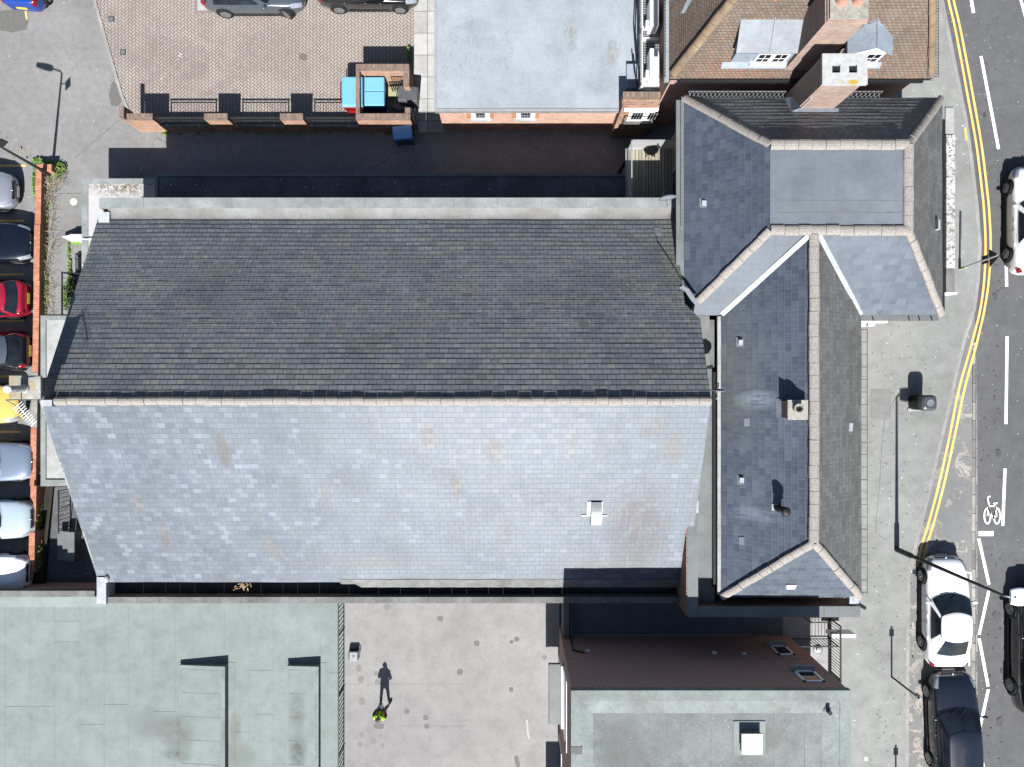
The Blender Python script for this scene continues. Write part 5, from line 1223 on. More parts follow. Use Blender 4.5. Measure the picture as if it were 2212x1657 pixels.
# ---------------------------------------------------------------- deck with glass balustrade
dk = thing('timber_deck', 'raised timber deck with glass balustrade behind the hall', 'deck', (6, 9, 0))
zd = 3.5; dx0, dx1, dy0, dy1 = atx(1354, zd), Xw + .3, 7.5, aty(321, zd)
MB().box(dx0, dx1, dy0, dy1, zd - .12, zd).build('boards', M['wood'], dk)
a = MB()
for x_ in (dx0 + .1, dx1 - .2):
    for y_ in (dy0 + .1, dy1 - .15): a.box(x_, x_ + .12, y_, y_ + .12, -.1, zd - .12)
a.build('post', M['iron'], dk)
def clearglass():
    t = NT('clear_balustrade_glass'); t.fin((.92, .95, .95), .02, .5); t.p.inputs['Alpha'].default_value = .16; return t.m
gl = clearglass()
MB().box(dx0 + .02, dx0 + .035, dy0, dy1 - .03, zd, zd + 1.05).box(dx0 + .02, dx1, dy1 - .03, dy1 - .015, zd, zd + 1.05).build('glass_panel', gl, dk)
MB().bar((dx0 + .03, dy0, zd + 1.08), (dx0 + .03, dy1, zd + 1.08), .05).bar((dx0, dy1 - .02, zd + 1.08), (dx1, dy1 - .02, zd + 1.08), .05).build('handrail', M['galv'], dk)
MB().bar((dx0 - .03, dy0, zd - .02), (dx0 - .03, dy1, zd - .02), .06).bar((dx0, dy1, zd - .02), (dx1, dy1, zd - .02), .05).build('edge_rail', M['greymetal'], dk)
dr = MB().box(Xw + .24, Xw + .3, 7.5, 9.2, zd, zd + 2.1).build('deck_door', M['leadblue'], fb); MB().box(Xw + .22, Xw + .24, 7.7, 9.0, zd + .15, zd + 1.9).build('pane', M['glass'], dr)
cc = at(1409, 322, zd + .5)
chr_ = thing('garden_chair', 'dark round garden chair in the sun patch on the deck', 'chair', (cc.x, cc.y, zd))
MB().lathe((cc.x, cc.y, zd + .42), [(.02, 0), (.22, 0), (.24, .02), (.22, .05), (.02, .04)], 20).build('seat', M['iron'], chr_)
pts = [(cc.x + .24 * math.cos(q), cc.y + .24 * math.sin(q), zd + .75) for q in [(-.9 + 1.8 * k / 10) for k in range(11)]]
MB().tube(pts, .018, 6).build('back_rail', M['iron'], chr_)
for k in range(4): q = PI / 4 + k * PI / 2; MB().tube([(cc.x + .18 * math.cos(q), cc.y + .18 * math.sin(q), zd + .43), (cc.x + .26 * math.cos(q), cc.y + .26 * math.sin(q), zd)], .014, 6).build('leg', M['iron'], chr_)
for k in (-1, 1): MB().tube([(cc.x + .2, cc.y + k * .15, zd + .44), (cc.x + .24 * math.cos(.7), cc.y + k * .155, zd + .75)], .014, 6).build('back_post', M['iron'], chr_)

# dishes and aerials
def dish(label, c, r, az, group):
    t = thing('satellite_dish', label, 'satellite dish', c, group)
    b = MB(); rows = []
    for k in range(6):
        rr = r * k / 5; rows.append([(rr * math.cos(q * PI / 10), rr * rr * .35 / r, rr * 1.08 * math.sin(q * PI / 10)) for q in range(21)])
    b.grid(rows); rot = Matrix.Rotation(az, 4, 'Z') @ Matrix.Rotation(math.radians(0), 4, 'X'); b.xform(Matrix.Translation(c) @ rot @ Matrix.Scale(-1, 4, (0, 1, 0))); b.build('reflector', M['lead'], t, smooth=True, solid=.012)
    a = MB(); a.tube([(0, .0, -r * .9), (0, -r * 1.3, -.05)], .014, 6); a.box(-.03, .03, -r * 1.45, -r * 1.25, -.06, .03); a.xform(Matrix.Translation(c) @ rot); a.build('feed_arm', M['galv'], t)
    a = MB(); a.tube([(0, .02, 0), (0, .2, 0), (0, .2, -.6)], .02, 6); a.xform(Matrix.Translation(c) @ rot); a.build('bracket', M['iron'], t)
    return t
dish('pale satellite dish on the end of the north parapet', Vector((atx(1440, 6.6), aty(421, 6.6), 6.6)), .36, .15, 'satellite dishes')
dish('pale satellite dish above the gutter at the ridge end', Vector((atx(1551, 8.0), aty(839, 8.0), 8.0)), .28, -.1, 'satellite dishes')
ae = thing('television_aerial', 'white yagi television aerial beside the west chimney', 'aerial', at(47, 862, 9.8))
a0, a1 = at(38, 876, 11.0), at(73, 915, 11.0)
MB().tube([a0, a1], .02, 6).build('boom', M['white'], ae)
d = (a1 - a0).normalized(); s_ = Vector((-d.y, d.x, 0)); a = MB()
for k in range(10): q = a0.lerp(a1, k / 9); l = .2 - .008 * k; a.tube([q - s_ * l + Vector((0, 0, .01)), q + s_ * l + Vector((0, 0, .01))], .011, 5)
a.build('elements', M['white'], ae)
a = MB(); m0 = at(40, 862, 9.9); a.tube([Vector((-16.75, -.55, 9.0)), Vector((-16.75, -.55, 10.6)), a0.lerp(a1, .15)], .022, 6); a.build('mast', M['galv'], ae)
# ---------------------------------------------------------------- cars
def paint(name, col, metal=0.0, rough=.32):
    t = NT(name); return t.fin(col, rough, .5, metal, 1.0)
RUB = plain('tyre_rubber', (.02, .02, .021), .85, .2); RIM = plain('alloy_rim', (.36, .37, .38), .3, .5, .7, var=.03)
TRIM = plain('black_plastic_trim', (.025, .025, .027), .5, .35); CHR = plain('chrome_trim', (.6, .61, .63), .15, .5, 1., var=.02)
def carglass():
    t = NT('car_glass'); n = t.noise(t.pos(), 1.2, 2)
    return t.fin(t.ramp(n, [(.35, (.008, .011, .017)), (.65, (.022, .03, .042))]), .04, .6)
GLS = carglass()
LMP = plain('headlamp_lens', (.34, .37, .42), .1, .6, .2, var=.15, scale=9); RED = plain('tail_lamp_lens', (.22, .008, .014), .15, .5)
PLW = plain('pale_plate', (.62, .62, .58), .5, .3); PLY = plain('yellow_plate', (.58, .42, .06), .5, .3); PLC = plain('plate_characters', (.02, .02, .02), .6, .2)
DASH = plain('cabin_dashboard', (.06, .065, .07), .8, .2)
def interp(tab, x):
    for i in range(len(tab) - 1):
        if x <= tab[i + 1][0]:
            t = (x - tab[i][0]) / (tab[i + 1][0] - tab[i][0]); t = max(0, min(1, t)); t = t * t * (3 - 2 * t) * .5 + t * .5
            return [a + (b - a) * t for a, b in zip(tab[i][1:], tab[i + 1][1:])]
    return list(tab[-1][1:])
def make_car(label, loc, rz, col, L=4.4, W=1.8, Ht=1.45, kind='saloon', cat='car', roofcol=None, group=None, plate_f=PLW, plate_r=PLY, steer=0.0, rails=False, lampm=None):
    t = thing('parked_car', label, cat, loc, group, rz)
    off = Vector(loc); S = L / 4.4; hw = W / 2
    hood = {'saloon': .92, 'hatch': .98, 'suv': 1.12, 'mini': 1.0}[kind] * Ht / (1.45 if kind != 'suv' else 1.7)
    belt = hood + .03
    # x from rear (-2.2) to front (2.2): half width, sill, shoulder height, centre height
    deck = hood + (.06 if kind == 'saloon' else .1)
    tab = [(-2.2, .66, .42, .62, .70), (-2.14, .80, .32, deck - .12, deck - .04), (-1.95, .91, .24, deck - .04, deck), (-1.5, .98, .2, deck - .03, deck + .01), (-.5, 1.0, .19, belt - .03, belt + .02),
           (.6, 1.0, .19, belt - .05, belt + .02), (1.2, .985, .2, hood - .10, hood + .0), (1.7, .95, .21, hood - .18, hood - .07), (2.0, .86, .23, hood - .28, hood - .17), (2.14, .72, .27, hood - .4, hood - .3), (2.2, .56, .36, hood - .5, hood - .44)]
    xs_ = [-2.2, -2.17, -2.12, -2.02, -1.85, -1.6, -1.3, -.9, -.4, .1, .6, 1.0, 1.3, 1.55, 1.75, 1.92, 2.05, 2.13, 2.18, 2.2]
    b = MB(); rows = []
    for x in xs_:
        w, zs, zh, zc = interp(tab, x); w *= hw
        half = [(0, zs), (w * .86, zs), (w * .97, zs + .06), (w, zs + .36 * (zh - zs)), (w * .995, zs + .7 * (zh - zs)), (w * .975, zh - .02), (w * .90, zh + .25 * (zc - zh)), (w * .72, zh + .62 * (zc - zh)), (w * .4, zh + .9 * (zc - zh)), (0, zc)]
        ring = half + [(-y, z) for y, z in half[-2:0:-1]]
        rows.append([(x * S, y, z) for y, z in ring] + [(x * S, half[0][0], half[0][1])])
    b.grid(rows); b.add([r for r in rows[0][:-1]][::-1]); b.add(rows[-1][:-1])
    def fin(mb, name, mat, par=t, **k):
        mb.v = [v + off for v in mb.v]; return mb.build(name, mat, par, **k)
    body = fin(b, 'body', col, smooth=True)
    # cabin
    cab = {'saloon': (.86, .12, -1.72, -.95, .70, .93), 'hatch': (.98, .22, -2.02, -1.62, .70, .92), 'suv': (1.0, .32, -2.05, -1.75, .74, .94), 'mini': (.9, .25, -1.75, -1.35, .74, .9)}[kind]
    xf0, xf1, xr0, xr1, wr, wb = cab
    def ringat(v):
        z = belt + (Ht - belt) * (v if v < 1 else 1); e = math.sin(v * PI / 2)
        xf = (xf0 + (xf1 - xf0) * v) * S; xr = (xr0 + (xr1 - xr0) * v) * S; wv_ = hw * (wb + (wr - wb) * (v * .75 + .25 * v * v))
        bow_f = .26 - .1 * v; bow_r = .14
        pts = []
        for k in range(9):
            u = -1 + k / 4; pts.append((xf - bow_f * u * u, wv_ * u * (.97 if abs(u) == 1 else 1), z - (.03 * u * u if v > .9 else 0)))
        for k in range(1, 8): q = k / 8; xa = (xf - bow_f); xb = (xr + bow_r); pts.append((xa + (xb - xa) * q, wv_ * (1 + .03 * math.sin(PI * q)), z - (.03 if v > .9 else 0)))
        for k in range(9):
            u = 1 - k / 4; pts.append((xr + bow_r * u * u, wv_ * u * .97 if abs(u) == 1 else wv_ * u, z - (.03 * u * u if v > .9 else 0)))
        for k in range(1, 8): q = k / 8; xa = (xr + bow_r); xb = (xf - bow_f); pts.append((xa + (xb - xa) * q, -wv_ * (1 + .03 * math.sin(PI * q)), z - (.03 if v > .9 else 0)))
        return [Vector(p) for p in pts]
    V = (-.12, .06, .35, .65, .93, 1.0); rings = [ringat(v) for v in V]; n = len(rings[0])
    c = MB(); c.grid([[*r, r[0]] for r in rings])
    fin(c, 'pillars', col, smooth=True)
    top = rings[-1]; r_ = MB(); cx = sum(p.x for p in top) / n
    rr = [top, [Vector((cx + (p.x - cx) * .93, p.y * .92, p.z + .018)) for p in top], [Vector((cx + (p.x - cx) * .6, p.y * .6, p.z + .045 + .02 * (1 - abs(p.y) / hw))) for p in top], [Vector((cx + (p.x - cx) * .2, p.y * .2, Ht + .055)) for p in top]]
    r_.grid([[*q, q[0]] for q in rr]); r_.add(rr[-1]); fin(r_, 'roof', roofcol or col, smooth=True)
    def glass(name, cols, v0=1, v1=4, ins=.0):
        m = MB(); R = []
        for vi in range(v0, v1 + 1):
            row = []
            for k in cols:
                p = rings[vi][k % n]; ctr = Vector((cx, 0, p.z)); d = (p - ctr); d.z = 0
                nrm = Vector((d.x / (1.9 * S) ** 2, d.y / hw ** 2, 0)).normalized(); nrm.z = .45; row.append(p + nrm * .012)
            R.append(row)
        m.grid(R); return fin(m, name, GLS, smooth=True)
    def band_(k0, k1): return list(range(k0, k1 + 1))
    ws = glass('windscreen', band_(0, 8)); glass('rear_window', band_(17, 23) if kind == 'saloon' else band_(16, 24))
    for base in (8, 24): glass('side_window', [base + q for q in (1, 2, 3, 4)]); glass('side_window', [base + q for q in ((4, 5, 6, 7) if kind != 'saloon' else (4, 5, 6))])
    for base in (8, 24):
        m = MB(); m.tube([rings[4][(base + q) % n] + Vector((0, (.012 if base == 8 else -.012), .01)) for q in range(0, 9)], .012, 5); fin(m, 'window_trim', TRIM if kind != 'suv' else CHR)
    if rails:
        for sy in (1, -1): m = MB(); m.tube([(.3 * S, sy * hw * .62, Ht + .0), (.2 * S, sy * hw * .64, Ht + .07), (-1.3 * S, sy * hw * .64, Ht + .07), (-1.45 * S, sy * hw * .62, Ht)], .018, 6); fin(m, 'roof_rail', CHR)
    # wheels
    wr_ = .33 if kind != 'suv' else .37
    for (wx, fr) in ((1.36 * S, 1), (-1.32 * S, 0)):
        for sy in (1, -1):
            yc_ = sy * (hw - .10); wpos = Vector((wx, yc_, wr_))
            A = MB(); A.tube([(wx, sy * (hw - .30), wr_ + .02), (wx, sy * (hw * .985), wr_ + .02)], wr_ + .05, 26); fin(A, 'wheel_arch', TRIM)
            rot = Matrix.Translation(wpos) @ Matrix.Rotation(steer if fr else 0, 4, 'Z') @ Matrix.Rotation(PI / 2 * (1 if sy < 0 else -1), 4, 'X')
            yo = .035
            A = MB(); A.lathe((0, 0, 0), [(wr_ - .06, -.1), (wr_ - .01, -.09), (wr_, -.05), (wr_, .07 + yo), (wr_ - .02, .10 + yo), (wr_ - .09, .105 + yo), (wr_ - .10, .07)], 26); A.xform(rot); wo_ = fin(A, 'wheel', RUB, smooth=True)
            A = MB(); A.lathe((0, 0, 0), [(wr_ - .10, .10 + yo), (wr_ - .125, .10 + yo), (wr_ - .13, .05 + yo)], 26)
            for k in range(5):
                q = 2 * PI * k / 5
                for dq in (-.13, .13): A.bar((.03 * math.cos(q), .03 * math.sin(q), .10 + yo), ((wr_ - .11) * math.cos(q + dq), (wr_ - .11) * math.sin(q + dq), .09 + yo), .045, .03)
            A.lathe((0, 0, .07 + yo), [(.06, 0), (.05, .04)], 12); A.xform(rot); fin(A, 'rim', RIM, wo_)
            A = MB(); A.lathe((0, 0, .02 + yo), [(wr_ - .11, 0), (.01, .01)], 20); A.xform(rot); fin(A, 'wheel_well', TRIM, wo_)
    # lamps, grille, plates, mirrors, handles
    for sy in (1, -1):
        m = MB(); R = []
        for k in range(6):
            x = 1.66 + .45 * k / 5; w, zs, zh, zc = interp(tab, x); w *= hw
            R.append([(x * S + .015, sy * (w * f + .006), zh + g * (zc - zh) + .014 - dz) for f, g, dz in ((.99, 0, .11), (.985, 0, .03), (.92, .22, 0), (.84 - .04 * k / 5, .4, 0))])
        m.grid(R if sy > 0 else [r[::-1] for r in R]); fin(m, 'headlight', lampm or LMP, smooth=True)
        m = MB(); R = []
        for k in range(5):
            x = -2.15 + (.30 if kind != 'saloon' else .17) * k / 4; w, zs, zh, zc = interp(tab, x); w *= hw
            R.append([(x * S - .012, sy * (w * f + .008), zh + g * (zc - zh) + .012 - dz) for f, g, dz in ((1.0, 0, .18), (.985, 0, .04), (.93, .15, .0), (.86, .3, .0))])
        m.grid(R[::-1] if sy > 0 else R); fin(m, 'tail_light', RED, smooth=True)
        m = MB(); mx = (xf0 - .38) * S; m.ball((mx, sy * (hw + .10), belt + .08), .075, .11, .07, 12, 8); mo = fin(m, 'wing_mirror', col, smooth=True)
        m = MB(); m.bar((mx + .02, sy * hw * .9, belt), (mx, sy * (hw + .06), belt + .05), .04); fin(m, 'mirror_arm', TRIM, mo)
        for hx in (-.1, -1.0): m = MB(); m.ball((hx * S, sy * (hw + .004), belt - .13), .10, .018, .018, 10, 6); fin(m, 'door_handle', col, smooth=True)
        m = MB()
        for hx in (.62, -.42, -1.28 if kind != 'mini' else -.42): m.box(hx * S - .004, hx * S + .004, sy * (hw * .998) - .004, sy * (hw * .998) + .004, .3, belt - .08)
        fin(m, 'door_gaps', TRIM)
        m = MB(); m.box(-1.0 * S, 1.0 * S, sy * hw * .965, sy * hw * 1.0, .17, .27); fin(m, 'sill_trim', TRIM)
    w, zs, zh, zc = interp(tab, 2.14); m = MB(); m.hexa([(2.10 * S, -hw * .45, zc - .30), (2.215 * S, -hw * .42, zc - .3), (2.215 * S, hw * .42, zc - .3), (2.10 * S, hw * .45, zc - .3)], [(2.06 * S, -hw * .5, zc + .0), (2.165 * S, -hw * .46, zc + .0), (2.165 * S, hw * .46, zc + .0), (2.06 * S, hw * .5, zc + .0)]); gr_ = fin(m, 'grille', TRIM)
    m = MB()
    for k in range(3): m.box(2.15 * S, (2.225 - .012 * k) * S, -hw * .42, hw * .42, zc - .27 + k * .09, zc - .255 + k * .09)
    fin(m, 'grille_bars', CHR, gr_)
    m = MB(); m.ball((2.16 * S, 0, zc + .02), .04, .05, .03, 10, 6); fin(m, 'badge', CHR, smooth=True)
    m = MB(); m.hexa([(2.21 * S, -.26, zc - .36), (2.24 * S, -.26, zc - .36), (2.24 * S, .26, zc - .36), (2.21 * S, .26, zc - .36)], [(2.19 * S, -.26, zc - .25), (2.22 * S, -.26, zc - .25), (2.22 * S, .26, zc - .25), (2.19 * S, .26, zc - .25)]); fin(m, 'front_plate', plate_f)
    m = MB(); m.hexa([(-2.235 * S, -.26, .62), (-2.19 * S, -.26, .62), (-2.19 * S, .26, .62), (-2.235 * S, .26, .62)], [(-2.2 * S, -.26, .74), (-2.15 * S, -.26, .74), (-2.15 * S, .26, .74), (-2.2 * S, .26, .74)]); fin(m, 'rear_plate', plate_r)
    m = MB()
    for q in (-.2, .06): m.bar(rings[1][4] + Vector((.02, q * 1.4, .012)), rings[2][4] + Vector((.02, q * 1.4 + .35, .016)), .018, .012)
    fin(m, 'wipers', TRIM, ws)
    m = MB(); m.tube([rings[1][20] + Vector((-.02, 0, .02)), rings[2][20] + Vector((-.015, .3, .02))], .01, 5); fin(m, 'rear_wiper', TRIM)
    return t
PT = dict(white=paint('white_car_paint', (.78, .79, .80), 0, .25), black=paint('black_car_paint', (.006, .0065, .008), 0, .2), navy=paint('navy_car_paint', (.005, .009, .02), .3, .25), dark=paint('dark_blue_car_paint', (.010, .014, .026), .3, .28), silver=paint('silver_car_paint', (.42, .45, .49), .5, .3), red=paint('crimson_car_paint', (.38, .008, .035), .2, .28),
          yellow=paint('yellow_car_paint', (.70, .50, .12), 0, .3), bluegrey=paint('blue_grey_car_paint', (.26, .33, .43), .4, .3), pale=paint('pale_blue_car_paint', (.46, .56, .63), .1, .3), blue=paint('royal_blue_car_paint', (.01, .06, .36), .3, .28), slate=paint('slate_grey_car_paint', (.10, .125, .15), .4, .3))
def gz(Y): return max(0.0, min(.85, (-4.2 - Y) * .18))
def nose(px, y0, y1, L, z=0.0, h=.65):
    "centre of an east-facing car whose nose is seen at px, between rows y0 and y1"
    return (atx(px, z + h) - L / 2, aty((y0 + y1) / 2 , z + .8), z)
make_car('silver car at the head of the bay row with its nose toward the lamp post', nose(31, 369, 450, 4.3), 0, PT['silver'], 4.3, 1.78, 1.5, 'hatch')
make_car('dark navy car parked nose first against the brick wall', nose(69, 480, 565, 4.3), 0, PT['navy'], 4.3, 1.8, 1.46, 'hatch')
p = nose(62, 601, 687, 4.2); make_car('crimson hatchback backed up against the brick wall', p, PI, PT['red'], 4.2, 1.78, 1.46, 'hatch', plate_r=PLY)
p = nose(66, 713, 802, 4.0); make_car('black hatchback with red tail lights beside the west chimney', p, PI, PT['black'], 4.0, 1.78, 1.48, 'hatch', roofcol=PT['slate'])
make_car('yellow car under the television aerial', nose(45, 825, 921, 4.2), 0, PT['yellow'], 4.2, 1.85, 1.5, 'hatch')
make_car('blue grey car with bonnet ridges, nose touching the brick wall', nose(72, 950, 1045, 4.5), 0, PT['bluegrey'], 4.5, 1.85, 1.45, 'hatch')
make_car('pale blue car with slatted grille beside the weeds', nose(70, 1078, 1167, 4.1, .4), 0, PT['pale'], 4.1, 1.8, 1.45, 'hatch')
make_car('white small car next to the shaded felt roof edge', nose(61, 1194, 1286, 3.7, .82), 0, PT['white'], 3.7, 1.75, 1.48, 'mini')
make_car('royal blue car cut off at the top left corner', (atx(64, .6) - .1, aty(20, .6) + 2.05, 0), PI / 2 - .1, PT['blue'], 4.1, 1.85, 1.5, 'hatch')
make_car('slate grey estate car with turned front wheel on the paved yard', (atx(551, .5), aty(40, 0) + .93, zy), 0, PT['slate'], 4.75, 1.88, 1.6, 'suv', steer=-.45)
make_car('black estate car by the side path at the yard end', (atx(797, .5), aty(31, 0) + .93, zy), 0, PT['black'], 4.75, 1.88, 1.6, 'suv')
make_car('white car driving north past the triangular sign', (22.02, 6.9, ZR), PI / 2, PT['white'], 4.6, 1.85, 1.45, 'saloon', cat='car')
make_car('white saloon parked under the street lamp arm', (18.33, -9.62, ZR), PI / 2, PT['white'], 4.6, 1.76, 1.43, 'saloon')
make_car('dark blue estate parked behind the white saloon', (18.66, -14.55, ZR), PI / 2 + .035, PT['dark'], 4.7, 1.85, 1.47, 'hatch')
make_car('large black car with roof rails under the lamp head', (22.2, -11.25, ZR), PI / 2, PT['black'], 5.3, 1.95, 1.75, 'suv', rails=True)

# ---------------------------------------------------------------- street furniture
def lamp_post(name, label, base, top, head_dir, head_l, head_w, headm, r0=.075, arm=.5, thick=1.1):
    t = thing(name, label, 'street lamp', base)
    b, tp = Vector(base), Vector(top); ax = (tp - b)
    MB().tube([b, b + ax.normalized() * thick], r0 * 1.5, 14).build('base', M['iron'], t, smooth=False)
    MB().tube([b + ax.normalized() * thick, b + ax.normalized() * (thick + .1), tp], [r0 * 1.45, r0, r0 * .62], 14).build('pole', M['iron'], t, smooth=True)
    d = Vector((math.cos(head_dir), math.sin(head_dir), 0)); e = tp + d * arm + Vector((0, 0, .12))
    MB().tube([tp, tp + Vector((0, 0, .1)) + d * .08, e], .035, 10).build('arm', M['galv'], t, smooth=True)
    h = MB(); n = Vector((-d.y, d.x, 0)); rows = []
    for k in range(7):
        s_ = k / 6; wd = head_w / 2 * (.62 + .38 * math.sin(PI * min(1, s_ * .9 + .15))); q = e + d * head_l * s_
        rows.append([q + n * wd * math.cos(a) + Vector((0, 0, .075 * math.sin(a) * (1 if math.sin(a) > 0 else .5))) for a in [2 * PI * j / 16 for j in range(17)]])
    h.grid(rows); h.add(rows[0][:-1][::-1]); h.add(rows[-1][:-1]); ho = h.build('lamp_head', headm, t, smooth=True)
    c = e + d * head_l * .5; MB().box(c.x - .1, c.x + .1, c.y - .07, c.y + .07, c.z - .07, c.z - .035).build('lens', M['glass'], ho)
    c = e + d * head_l * .14; MB().lathe((c.x, c.y, c.z + .06), [(.035, 0), (.035, .04), (.02, .06)], 12).build('photocell', M['greymetal'], ho, smooth=True)
    return t
lb = at(1937, 1187, ZS); lt_ = Vector((lb.x + .0, lb.y, 10.25))
lamp_post('street_lamp', 'tall street lamp leaning out over the white saloon', lb, lt_, 0.0, .85, .62, M['pvc'], arm=.12)
lb = at(112, 380, 0); lt_ = Vector((lb.x + .48, lb.y + .1, 4.9))
l2 = lamp_post('street_lamp', 'black lamp post rising from weeds at the end of the brick wall', lb, lt_, PI - .25, .8, .34, M['greymetal'], r0=.07, arm=.45, thick=.9)
a = MB(); q = lb.lerp(lt_, .9); a.bar(q, q + Vector((.3, .0, .0)), .03); a.bar((q.x + .22, q.y - .12, q.z), (q.x + .46, q.y + .12, q.z), .03, .42); a.build('sign_back', M['iron'], l2)
wsg = thing('warning_sign', 'triangular road sign seen from its grey back on a leaning pole', 'road sign', at(2073, 581, ZS))
b = at(2073, 581, ZS); tp = at(2152, 559, ZS + 2.35); tp.y -= .0
tp = Vector((b.x + .02, b.y + .16, ZS + 2.35))
MB().tube([b, b + Vector((0, 0, .45))], .06, 10).build('base', plain('lime_grey_base', (.42, .45, .28), .8, .2), wsg)
MB().tube([b, tp], .038, 10).build('pole', M['galv'], wsg)
tc = b.lerp(tp, .84)
MB().prism([(0, -.37), (.0, .37), (.0, .37)], 0, .01)
a = MB(); xx_ = tc.x + .05; zb = tc.z - .18
a.v = [Vector(v) for v in ((xx_, tc.y - .37, zb), (xx_, tc.y + .37, zb), (xx_, tc.y, zb + .62), (xx_ + .015, tc.y - .37, zb), (xx_ + .015, tc.y + .37, zb), (xx_ + .015, tc.y, zb + .62))]
a.f = [(0, 2, 1), (3, 4, 5), (0, 1, 4, 3), (1, 2, 5, 4), (2, 0, 3, 5)]; a.build('triangle_plate', plain('sign_back_grey', (.06, .065, .07), .6, .3), wsg)
MB().box(xx_, xx_ + .015, tc.y - .17, tc.y + .17, zb - .45, zb - .08).build('supplementary_plate', plain('plate_back', (.1, .07, .055), .7, .3), wsg)
lbn = thing('litter_bin', 'black rounded litter bin with ashtray disc on the wide footway', 'litter bin', at(1976, 869, ZS))
c = at(1977, 869, ZS); hx, hy = .31, .32
def rrect(cx, cy, hx, hy, n=20, p=4):
    out = []
    for k in range(n): a = 2 * PI * k / n; co, si = math.cos(a), math.sin(a); r = (abs(co) ** p + abs(si) ** p) ** (-1 / p); out.append((cx + hx * r * co, cy + hy * r * si))
    return out
def rr_loft(mb, cx, cy, levels, n=24):
    rows = []
    for hx_, hy_, z in levels: rows.append([(x, y, z) for x, y in rrect(cx, cy, hx_, hy_, n)] )
    mb.grid([[*r, r[0]] for r in rows]); mb.add(rows[0][::-1]); mb.add(rows[-1]); return mb
rr_loft(MB(), c.x, c.y, [(hx * .96, hy * .96, ZS), (hx, hy, ZS + .1), (hx, hy, ZS + .74)]).build('body', plain('black_bin_body', (.012, .012, .012), .4, .4), lbn, smooth=False)
rr_loft(MB(), c.x, c.y, [(hx * 1.02, hy * 1.02, ZS + .74), (hx * 1.03, hy * 1.03, ZS + .98), (hx * .98, hy * .98, ZS + 1.03), (hx * .7, hy * .7, ZS + 1.07)]).build('hood', plain('grey_bin_hood', (.07, .075, .085), .3, .5), lbn, smooth=True)
MB().lathe((c.x + .02, c.y, ZS + 1.06), [(.15, 0), (.15, .03), (.10, .03), (.09, .015), (.05, .015), (.04, .03), (.01, .03)], 24).build('ashtray_disc', M['lead'], lbn)
MB().box(c.x - hx - .03, c.x + .2, c.y - hy - .06, c.y - hy + .05, ZS, ZS + .05).build('plinth', M['concrete'], lbn)
def post(label, b, h, sign):
    t = thing('sign_post', label, 'post', b)
    MB().tube([b, b + Vector((0, 0, h))], .038, 10).build('pole', M['iron'], t)
    a = MB(); a.box(b.x - .10, b.x + .10, b.y + .04, b.y + .06, b.z + h - .42, b.z + h - .12); a.build('plate', M['greymetal'], t); MB().tube([b + Vector((0, 0, h)), b + Vector((0, 0, h + .02))], .05, 10).build('cap', M['galv'], t)
post('slim black post with small plate leaning over the dark estate', at(1926, 1462, ZS), 2.15, 1)
post('slim post at the bottom edge of the wide footway', at(1935, 1664, ZS), 1.05, 1)

# ---------------------------------------------------------------- brick wall by the car park
bw = thing('car_park_wall', 'long low orange brick wall in front of the parked cars', 'wall', (-22, -1, 0))
zw_ = .62
cpk = MB(); cpk.grid([[(x_, Y_, gz(Y_) + .003 + (0 if x_ > -60 else 0)) for x_ in (-60, -22.35)] for Y_ in (-4.1, -5.5, -7.0, -8.0, -9.04, -9.55)][::-1])
structure('car_park_ramp', cpk, M['asphalt'])
segs = [(373, 485, 0, 'a'), (485, 607, -1.2, 'a'), (607, 805, -2.0, 'a'), (805, 925, -3, 'w'), (925, 1050, -5.5, 'a'), (1050, 1150, -6.5, 'a'), (1150, 1238, -7.5, 'a')]
def wallx(y): return 76.5 - (y - 373) * (14.5 / 865.)
for y0, y1, d, k in segs:
    xa, xb = wallx(y0), wallx(y1); zb = gz(aty((y0 + y1) / 2, .8)); zq = zw_ + zb
    q = [P(xa, y0, zq), P(xa + 12.5, y0, zq), P(xb + 12.5, y1, zq), P(xb, y1, zq)]; q = [q[0], q[1], (q[2][0], q[2][1] + .006), (q[3][0], q[3][1] + .006)]
    hh = zq + random.uniform(-.03, .03)
    q2 = [(q[0][0] + .03, q[0][1]), (q[1][0] - .03, q[1][1]), (q[2][0] - .03, q[2][1]), (q[3][0] + .03, q[3][1])]
    MB().prism(q2, -.2, hh - .1).build('wall', M['brick'], bw); MB().prism(q, hh - .1, hh).build('coping', M['brickwall'] if k == 'a' else M['stonecap'], bw)
MB().prism([P(89, 355, zw_), P(111, 355, zw_), P(111, 370, zw_), P(89, 370, zw_)], -.2, zw_).build('end_pier', M['brickwall'], bw)
MB().prism([P(77, 355, zw_), P(89, 355, zw_), P(89, 373, zw_), P(77, 373, zw_)], -.2, zw_ - .02).build('end_coping', M['brickwall'], bw)
bed = MB()
for Y0 in range(12): 
    ya_, yb_ = -4.2 - Y0 * .43, -4.2 - (Y0 + 1) * .43; za, zb = gz(ya_) + .1, gz(yb_) + .1
    bed.add([(-22.45, yb_, zb), (-21.88, yb_, zb), (-21.88, ya_, za), (-22.45, ya_, za)]); bed.add([(-21.88, yb_, zb), (-21.88, yb_, -.1), (-21.88, ya_, -.1), (-21.88, ya_, za)])
structure('planting_bed', bed, plain('dark_soil', (.05, .045, .035), .95, .1))
